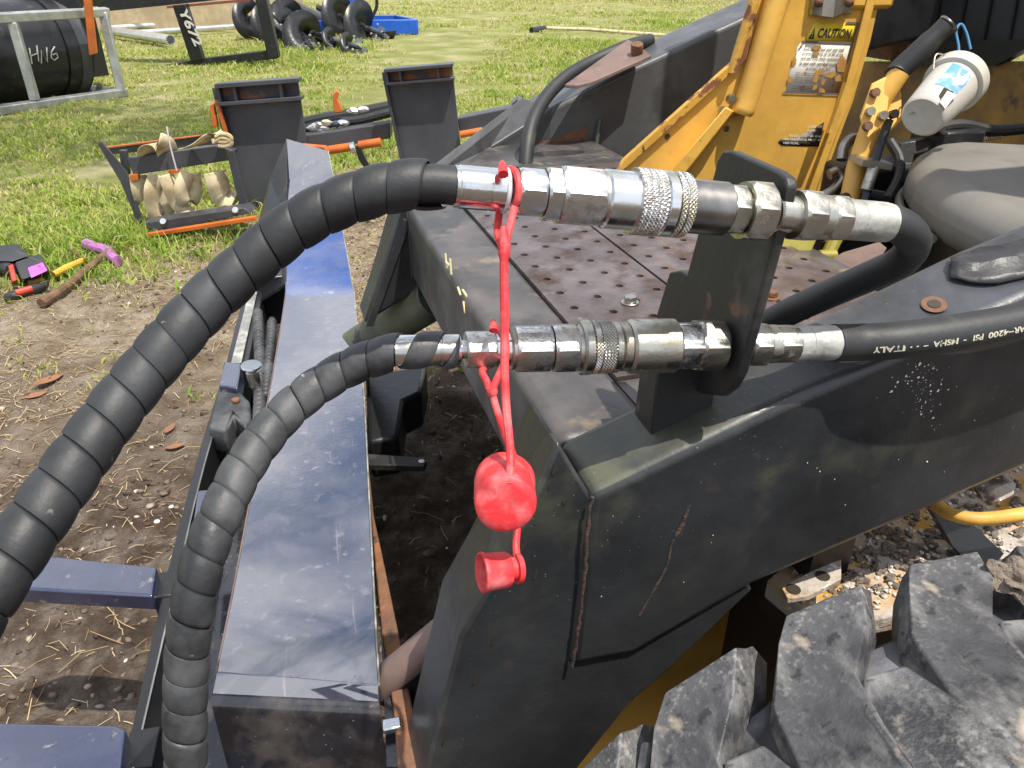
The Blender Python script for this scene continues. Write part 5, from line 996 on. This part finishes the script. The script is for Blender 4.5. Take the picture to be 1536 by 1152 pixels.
def auger(label, a, b_, r, turns, group='black augers'):
    e = tag(empty('auger_bit', V((a.x, a.y, 0))), label, 'auger', group); d = (b_-a); L_ = d.length; ax_ = d.normalized(); x = ax_.orthogonal().normalized(); y = ax_.cross(x)
    build('shaft', *tube([a-ax_*0.15, a, b_, b_+ax_*0.25], [0.06, 0.06, 0.05, 0.008], 12), 'blackgloss', e, wld=True)
    v = []; f = []; n_ = int(turns*28)
    for i in range(n_+1):
        g = i/28*2*math.pi; p = a+ax_*(L_*i/n_); dr_ = x*math.cos(g)+y*math.sin(g); v += [p+dr_*0.05, p+dr_*r]
    for i in range(n_): f.append((2*i, 2*i+1, 2*i+3, 2*i+2))
    o = build('flight', v, f, 'black', e, wld=True, smooth=45); q = o.modifiers.new('solid', 'SOLIDIFY'); q.thickness = 0.012
    for k in range(4):
        p = b_+ax_*0.05*k+x*0.1*math.cos(k*2.1)+y*0.1*math.sin(k*2.1); build('tooth', *hull2([p+x*0.05, p-x*0.05, p+y*0.05], [p+ax_*0.2+x*0.02, p+ax_*0.2-x*0.02, p+ax_*0.2+y*0.02]), 'blackgloss', e, wld=True)
        build('bolt', *lump(p+V((0, -0.07, 0.05)), 0.022, 1, 0.1, k), 'zinc', e, wld=True)
auger('black auger bit nearest the chalked frame, lying on the grass', Wz(370, 58)+V((0, 0, 0.33)), Wz(432, 66)+V((0, 0, 0.2)), 0.33, 2.3)
auger('black auger bit in the middle with its tip towards the camera', Wz(420, 52)+V((0, 0, 0.36)), Wz(470, 78)+V((0, 0, 0.1)), 0.36, 2.2)
auger('black auger bit lying before the blue drive unit', Wz(488, 50)+V((0, 0, 0.40)), Wz(565, 60)+V((0, 0, 0.12)), 0.40, 2.4)
auger('small black auger tip with silver bolts lying in front', Wz(478, 70)+V((0, 0, 0.16)), Wz(530, 78)+V((0, 0, 0.08)), 0.17, 2.0)
bt_ = tag(empty('blue_tray', Wz(620, 52)), 'bright blue steel tray frame on the grass behind the augers', 'tray')
t0, t1 = Wz(626, 52), Wz(452, 54); tb = V((-0.55, 1.3, 0))
for a, b_ in ((t0, t1), (t0+tb, t1+tb), (t0, t0+tb), (t1, t1+tb)): build('tray_side', *bar(a+V((0, 0, 0.13)), b_+V((0, 0, 0.13)), 0.06, 0.24), 'blue', bt_, wld=True, bevel=0.01)
du = tag(empty('auger_drive', Wz(530, 38)), 'bright blue auger drive unit standing behind the augers', 'drive unit')
pd = Wz(528, 45); build('motor', *rev(pd+V((0, 0, 0.12)), (0.05, 0, 1), [(0, 0.2), (0.05, 0.26), (0.6, 0.26), (0.65, 0.2), (1.1, 0.18)], 24), 'blue', du, wld=True)
build('drive_hose', *tube(spath([pd+V((0.15, -0.2, 0.9)), pd+V((0.5, -0.25, 0.75)), pd+V((0.55, -0.2, 0.45)), pd+V((0.42, -0.2, 0.2))], 20), 0.03, 8), 'rubber', du, wld=True)
o = build('round_bar', *tube([Wz(398, 12, 0.3), Wz(425, 2, 0.5), Wz(488, 30, 0.25)], 0.09, 10), 'greysteel'); tag(o, 'thick dark round bar leaning behind the augers', 'bar')
ro = tag(empty('pole', Wz(800, 46)), 'long pale yellow pole with a black end lying on the grass', 'pole')
build('shaft', *tube([Wz(815, 42, 0.05), Wz(880, 44, 0.04), Wz(1010, 54, 0.03)], 0.028, 8), 'strap', ro, wld=True); build('pole_end', *tube([Wz(797, 45, 0.05), Wz(817, 42, 0.05)], 0.05, 8), 'black', ro, wld=True)

# ------------------------------------------------------------------ bucket hung in the cab
bu = tag(empty('white_bucket', W(1400, 190, 1.36)), 'dirty white plastic tub with torn bottom and blue label tied up inside the cab', 'bucket')
b0, b1 = W(1383, 176, 1.36), W(1438, 118, 1.42); d = b1-b0; Ld = d.length
def hol(g, r, i): return r
bb = build('tub', *rev(b0, d, [(0.003, 0.003), (0, 0.034), (0.004, 0.038), (Ld*0.5, 0.043), (Ld*0.86, 0.046)], 40), 'white', bu, wld=True, smooth=50)
build('rim_lid', *rev(b0, d, [(Ld*0.80, 0.046), (Ld*0.81, 0.053), (Ld*0.98, 0.054), (Ld*1.0, 0.051), (Ld*1.02, 0.003)], 40), 'white', bu, wld=True, smooth=40)
axd = d.normalized(); vw = (CAM-b0); vw = (vw-axd*vw.dot(axd)).normalized(); sd = axd.cross(vw)
def TB(x, a, h=0.0006): return b0+axd*x*Ld+(vw*math.cos(a)+sd*math.sin(a))*((0.038+0.0095*x)+h)
v = []; f = []
for j in range(9):
    for i in range(7): v.append(TB(0.28+0.48*j/8, -0.62+1.0*i/6))
for j in range(8):
    for i in range(6): f.append((j*7+i, j*7+i+1, (j+1)*7+i+1, (j+1)*7+i))
build('label', v, f, 'bluelabel', bb)
v = [TB(x, a, 0.0012) for x, a in ((0.36, 0.0), (0.70, -0.25), (0.74, 0.2), (0.5, 0.3))]; build('label_white', v, [(0, 1, 2, 3)], 'ringwhite', bb)
v = [TB(x, a, 0.0012) for x, a in ((0.03, 0.25), (0.10, -0.12), (0.26, -0.2), (0.30, 0.2), (0.22, 0.5), (0.08, 0.5))]; build('torn_hole', v, [tuple(range(6))], 'ink', bb)
v = [TB(x, a, h) for x, a, h in ((0.0, 0.1, 0.003), (0.22, 0.0, 0.004), (0.2, 0.3, 0.012), (-0.04, 0.42, 0.008))]; build('torn_flap', v, [(0, 1, 2, 3)], 'white', bb)
build('twine', *tube(spath([W(1437, 92, 1.40), W(1438, 70, 1.40), W(1434, 46, 1.40), W(1442, 36, 1.40), W(1450, 50, 1.40), W(1456, 74, 1.40)], 24), 0.0024, 6), 'bluestring', bu, wld=True)
build('wire_handle', *tube(spath([W(1400, 104, 1.40), W(1404, 82, 1.40), W(1420, 84, 1.40), W(1436, 92, 1.40)], 16), 0.0018, 6), 'zincold', bu, wld=True)

# ------------------------------------------------------------------ ground cover: grass, straw, clods, stones, leaves
rng = np.random.default_rng(5)
def attrmat(name, stops, rough=0.8, trans=0.0):
    m = bpy.data.materials.new(name); m.use_nodes = True; t = m.node_tree; n = t.nodes; b = n['Principled BSDF']; a = n.new('ShaderNodeAttribute'); a.attribute_name = 'tint'
    r = n.new('ShaderNodeValToRGB'); e = r.color_ramp.elements
    while len(e) < len(stops): e.new(0.5)
    for q, (p, c) in zip(e, stops): q.position = p; q.color = (*c, 1)
    t.links.new(a.outputs['Fac'], r.inputs[0]); t.links.new(r.outputs[0], b.inputs['Base Color']); b.inputs['Roughness'].default_value = rough; b.inputs['Specular IOR Level'].default_value = 0.25
    if trans:
        tr = n.new('ShaderNodeBsdfTranslucent'); mx_ = n.new('ShaderNodeMixShader'); mx_.inputs[0].default_value = trans; t.links.new(r.outputs[0], tr.inputs[0]); t.links.new(b.outputs[0], mx_.inputs[1]); t.links.new(tr.outputs[0], mx_.inputs[2]); t.links.new(mx_.outputs[0], n['Material Output'].inputs[0])
    return m
def meshnp(name, verts, tris, tint, mat):
    me = bpy.data.meshes.new(name); me.vertices.add(len(verts)); me.vertices.foreach_set('co', verts.ravel()); nt_ = len(tris)
    me.loops.add(nt_*3); me.loops.foreach_set('vertex_index', tris.ravel().astype(np.int32)); me.polygons.add(nt_); me.polygons.foreach_set('loop_start', np.arange(0, nt_*3, 3, dtype=np.int32)); me.polygons.foreach_set('loop_total', np.full(nt_, 3, dtype=np.int32))
    a = me.attributes.new('tint', 'FLOAT', 'POINT'); a.data.foreach_set('value', tint.astype(np.float32)); me.update(); me.validate(); me.materials.append(mat)
    o = bpy.data.objects.new(name, me); COL.objects.link(o); return o
def blades(px, py, pz, hgt, wid, lean, tint, ang):
    """five-point bent blades"""
    k = len(px); dx, dy = np.cos(ang), np.sin(ang); la = rng.uniform(0, 2*np.pi, k); lx, ly = np.cos(la)*lean, np.sin(la)*lean
    P = np.zeros((k, 5, 3))
    for j, (s, h, q) in enumerate(((-1, 0, 0), (1, 0, 0), (-0.8, 0.55, 0.3), (0.8, 0.55, 0.3), (0, 1, 1))):
        P[:, j, 0] = px+dx*wid*s/2+lx*q*hgt; P[:, j, 1] = py+dy*wid*s/2+ly*q*hgt; P[:, j, 2] = pz+hgt*h*(1-0.25*lean*q)-0.004*(h == 0)
    b = (np.arange(k)*5)[:, None, None]; T_ = b+np.array([[0, 1, 3], [0, 3, 2], [2, 3, 4]])[None]
    return P.reshape(-1, 3), T_.reshape(-1, 3), np.repeat(tint, 5)
def scatter(n, y0, y1, power):
    y = (y0**power+(y1**power-y0**power)*rng.random(n))**(1/power); x = (rng.random(n)*2-1)*(0.80*y+0.4); return x, y
tx, ty, tk = [], [], []
for n_, y0, y1, pw, kp in ((52000, 2.0, 6.5, 1.2, 1.0), (40000, 6.5, 14, 1.1, 1.0), (26000, 14, 34, 1.0, 1.0)):
    x, y = scatter(n_, y0, y1, pw)
    for a, b_ in zip(x, y):
        s = soil(a, b_) if b_ < 7 else 0.0
        g = noise.noise(V((a*0.45, b_*0.45, 20)))+0.55*noise.noise(V((a*1.9, b_*1.9, 30)))
        dens = (1-s)**1.1*(0.62+1.6*g)+(0.02 if s > 0.6 else 0)
        if rng.random() < dens and not (a > 0.25 and b_ < 3.6): tx.append(a); ty.append(b_); tk.append(g)
tx, ty, tk = np.array(tx), np.array(ty), np.array(tk)
NB = 7
bx = np.repeat(tx, NB)+rng.normal(0, 1, len(tx)*NB)*np.repeat(0.012+0.0035*ty, NB); by = np.repeat(ty, NB)+rng.normal(0, 1, len(tx)*NB)*np.repeat(0.012+0.0035*ty, NB)
bg_ = np.repeat(tk, NB); K = len(bx)
hz_ = rng.gamma(4.0, 0.009, K)*(1+0.03*by)*(0.75+1.1*np.clip(bg_, -0.2, 0.9)); wz = rng.uniform(0.0022, 0.0050, K)*(1+0.16*by)
tint = np.clip(0.46+0.014*by+0.33*np.repeat(rng.normal(0, 0.6, len(tx)), NB)+rng.normal(0, 0.15, K)-0.38*bg_+0.06, 0, 1)
bz = np.array([gh(a, b_) for a, b_ in zip(tx, ty)]).repeat(NB)
br = np.repeat(rng.random(len(tx)) < 0.28, NB); wz = np.where(br, wz*2.6, wz); hz_ = np.where(br, hz_*0.75, hz_); tint = np.where(br, np.clip(tint-0.12, 0, 1), tint)
Vv, Tt, Ti = blades(bx, by, bz, hz_, wz, rng.uniform(0.3, 1.3, K), tint, rng.uniform(0, np.pi, K))
o = meshnp('grass', Vv, Tt, Ti, attrmat('grass blades', ((0.0, (0.13, 0.24, 0.03)), (0.32, (0.27, 0.39, 0.055)), (0.6, (0.42, 0.46, 0.10)), (0.8, (0.52, 0.47, 0.21)), (1.0, (0.60, 0.51, 0.32))), 0.7, 0.35)); tag(o, 'short patchy sunlit grass around the yard', 'grass', kind='stuff')
# straw and fine twigs lying on the soil
n_ = 120000; x, y = scatter(n_, 0.7, 7.0, 1.15); sv = np.array([soil(a, b_) for a, b_ in zip(x, y)]); pn = np.array([noise.noise(V((a*1.3, b_*1.3, 50))) for a, b_ in zip(x, y)])
kp = (rng.random(n_) < (0.10+0.9*np.clip((y-1.4)/1.4, 0, 1)*(0.7+1.2*pn)+0.2*(pn > 0.25))) & (sv > 0.02); x, y = x[kp], y[kp]; K = len(x)
z = np.array([gh(a, b_) for a, b_ in zip(x, y)])+0.003; a = rng.uniform(0, 2*np.pi, K); ln = rng.gamma(2.0, 0.013, K)+0.008; w = rng.uniform(0.0006, 0.0017, K)*(1+0.25*y); tl_ = rng.uniform(-0.25, 0.4, K); bd = rng.normal(0, 0.35, K)
P = np.zeros((K, 6, 3)); 
for j, (s, q) in enumerate(((0, -1), (0, 1), (0.5, -1), (0.5, 1), (1, -1), (1, 1))):
    aa = a+bd*s; P[:, j, 0] = x+np.cos(aa)*ln*s-np.sin(a)*w*q/2; P[:, j, 1] = y+np.sin(aa)*ln*s+np.cos(a)*w*q/2; P[:, j, 2] = z+np.abs(tl_)*ln*np.sin(s*np.pi)*0.5+np.maximum(0, tl_)*ln*s*0.3
T_ = (np.arange(K)*6)[:, None, None]+np.array([[0, 1, 3], [0, 3, 2], [2, 3, 5], [2, 5, 4]])[None]
o = meshnp('straw', P.reshape(-1, 3), T_.reshape(-1, 3), np.repeat(rng.random(K), 6), attrmat('straw stalks', ((0.0, (0.16, 0.09, 0.045)), (0.4, (0.32, 0.22, 0.11)), (1.0, (0.55, 0.44, 0.28))), 0.8)); tag(o, 'dry straw and fine twigs strewn over the bare soil', 'straw', kind='stuff')
# clods and pebbles
def bits(name, n_, y0, y1, rmin, rmax, stops, label, cat, amp):
    bm = bmesh.new(); bmesh.ops.create_icosphere(bm, subdivisions=1, radius=1); bv = np.array([q.co[:] for q in bm.verts]); bfc = np.array([[q.index for q in f_.verts] for f_ in bm.faces]); bm.free()
    x, y = scatter(n_, y0, y1, 1.0); sv = np.array([soil(a, b_) for a, b_ in zip(x, y)]); pn = np.array([noise.noise(V((a*1.8, b_*1.8, 70+rmax*100))) for a, b_ in zip(x, y)]); kp = (rng.random(len(x)) < sv*(0.45+1.1*pn)); x, y = x[kp], y[kp]; K = len(x)
    z = np.array([gh(a, b_) for a, b_ in zip(x, y)]); r = rmin+(rmax-rmin)*rng.random(K)**3.5
    P = bv[None]*(1+rng.normal(0, amp, (K, len(bv), 1)))*r[:, None, None]*rng.uniform(0.45, 1.5, (K, 1, 3)); P[:, :, 2] *= 0.65; P += np.stack([x, y, z+r*0.2], 1)[:, None, :]
    T_ = (np.arange(K)*len(bv))[:, None, None]+bfc[None]; o = meshnp(name, P.reshape(-1, 3), T_.reshape(-1, 3), np.repeat(rng.random(K), len(bv)), attrmat(name, stops, 0.95)); tag(o, label, cat, kind='stuff')
bits('soil_clods', 40000, 0.6, 4.0, 0.001, 0.010, ((0, (0.055, 0.038, 0.028)), (0.5, (0.12, 0.087, 0.064)), (1, (0.22, 0.175, 0.135))), 'brown crumbled soil clods on the bare ground', 'soil', 0.34)
bits('pebbles', 3600, 0.6, 4.6, 0.001, 0.011, ((0, (0.26, 0.21, 0.17)), (0.6, (0.45, 0.39, 0.33)), (1, (0.70, 0.66, 0.60))), 'small pale pebbles scattered over the bare soil', 'pebbles', 0.12)
def leaf(u, v, L_, ang, label, curl=0.3, mat='leaf'):
    c = Wz(u, v, 0.02); v_ = []; f_ = []
    for i in range(9):
        s = i/8; w = 0.22*L_*math.sin(math.pi*min(1, s*1.02))**0.8
        for q in (-1, 0, 1): v_.append(V((c.x+math.cos(ang)*L_*(s-0.5)-math.sin(ang)*w*q, c.y+math.sin(ang)*L_*(s-0.5)+math.cos(ang)*w*q, gh(c.x, c.y)+0.006+abs(q)*0.3*w+curl*L_*(s-0.5)**2)))
    for i in range(8):
        for q in (0, 1): f_.append((3*i+q, 3*i+q+1, 3*i+q+4, 3*i+q+3))
    o = build('fallen_leaf', v_, f_, mat); tag(o, label, 'leaf', 'dry leaves on the soil')
leaf(72, 568, 0.10, 0.9, 'long orange dry leaf lying uppermost left of the big hose'); leaf(50, 585, 0.075, 0.6, 'shorter orange dry leaf beside the long one left of the hose')
leaf(253, 637, 0.055, 1.5, 'small orange leaf standing between the two hoses nearer the rail'); leaf(262, 665, 0.055, 0.5, 'pale orange leaf lying between the hoses below the standing one'); leaf(218, 595, 0.07, 0.75, 'reddish dry leaf just under the big hose')
leaf(196, 850, 0.05, 0.2, 'dark red leaf just behind the upper blue cross flat')

# ------------------------------------------------------------------ tree left of the view whose limb shades part of the yard
tr = tag(empty('shade_tree', (-7.6, 4.2, 0)), 'leafy tree left of the view casting dappled shade over the yard', 'tree')
M['bark'] = mk('grey bark', (0.12, 0.095, 0.07), 0.9, 0, bump=(30, 0.6))
build('trunk', *tube(spath([(-7.6, 4.2, -0.1), (-7.5, 4.3, 1.6), (-7.2, 4.4, 4.0), (-6.2, 4.4, 6.6), (-4.4, 4.3, 8.2), (-1.6, 4.2, 8.9)], 40), [0.32-0.0072*i for i in range(41)], 12), 'bark', tr, wld=True)
for e in ((-2.4, 5.0, 9.0), (-1.2, 3.3, 9.2), (-3.6, 3.4, 9.2), (-0.4, 4.8, 9.3), (-3.8, 5.2, 8.8)):
    build('limb', *tube(spath([(-5.0, 4.35, 7.7), ((-5.0+e[0])/2, (4.35+e[1])/2, 8.5), e], 16), [0.09-0.005*i for i in range(17)], 8), 'bark', tr, wld=True)
P, T_, ti = [], [], []
for k in range(75):
    c = np.array([rng.uniform(-3.8, 0.9), rng.uniform(2.8, 5.0), rng.uniform(8.6, 9.9)]); n_ = 70
    q = c+rng.normal(0, 1, (n_, 3))*np.array([0.34, 0.34, 0.2]); a = rng.normal(0, 1, (n_, 3)); a /= np.linalg.norm(a, axis=1)[:, None]; b_ = np.cross(a, rng.normal(0, 1, (n_, 3))); b_ /= np.linalg.norm(b_, axis=1)[:, None]; L_ = rng.uniform(0.05, 0.09, (n_, 1))
    base = sum(len(x) for x in P); P.append(np.stack([q-a*L_, q+b_*L_*0.45, q+a*L_, q-b_*L_*0.45], 1).reshape(-1, 3)); T_.append((base+np.arange(n_)*4)[:, None, None]+np.array([[0, 1, 2], [0, 2, 3]])[None]); ti.append(np.repeat(rng.random(n_), 4))
o = meshnp('crown', np.concatenate(P), np.concatenate([x.reshape(-1, 3) for x in T_]), np.concatenate(ti), attrmat('tree leaves', ((0.0, (0.035, 0.075, 0.018)), (1.0, (0.09, 0.15, 0.03))), 0.6, 0.3)); o.parent = tr; o.location = -tr.location
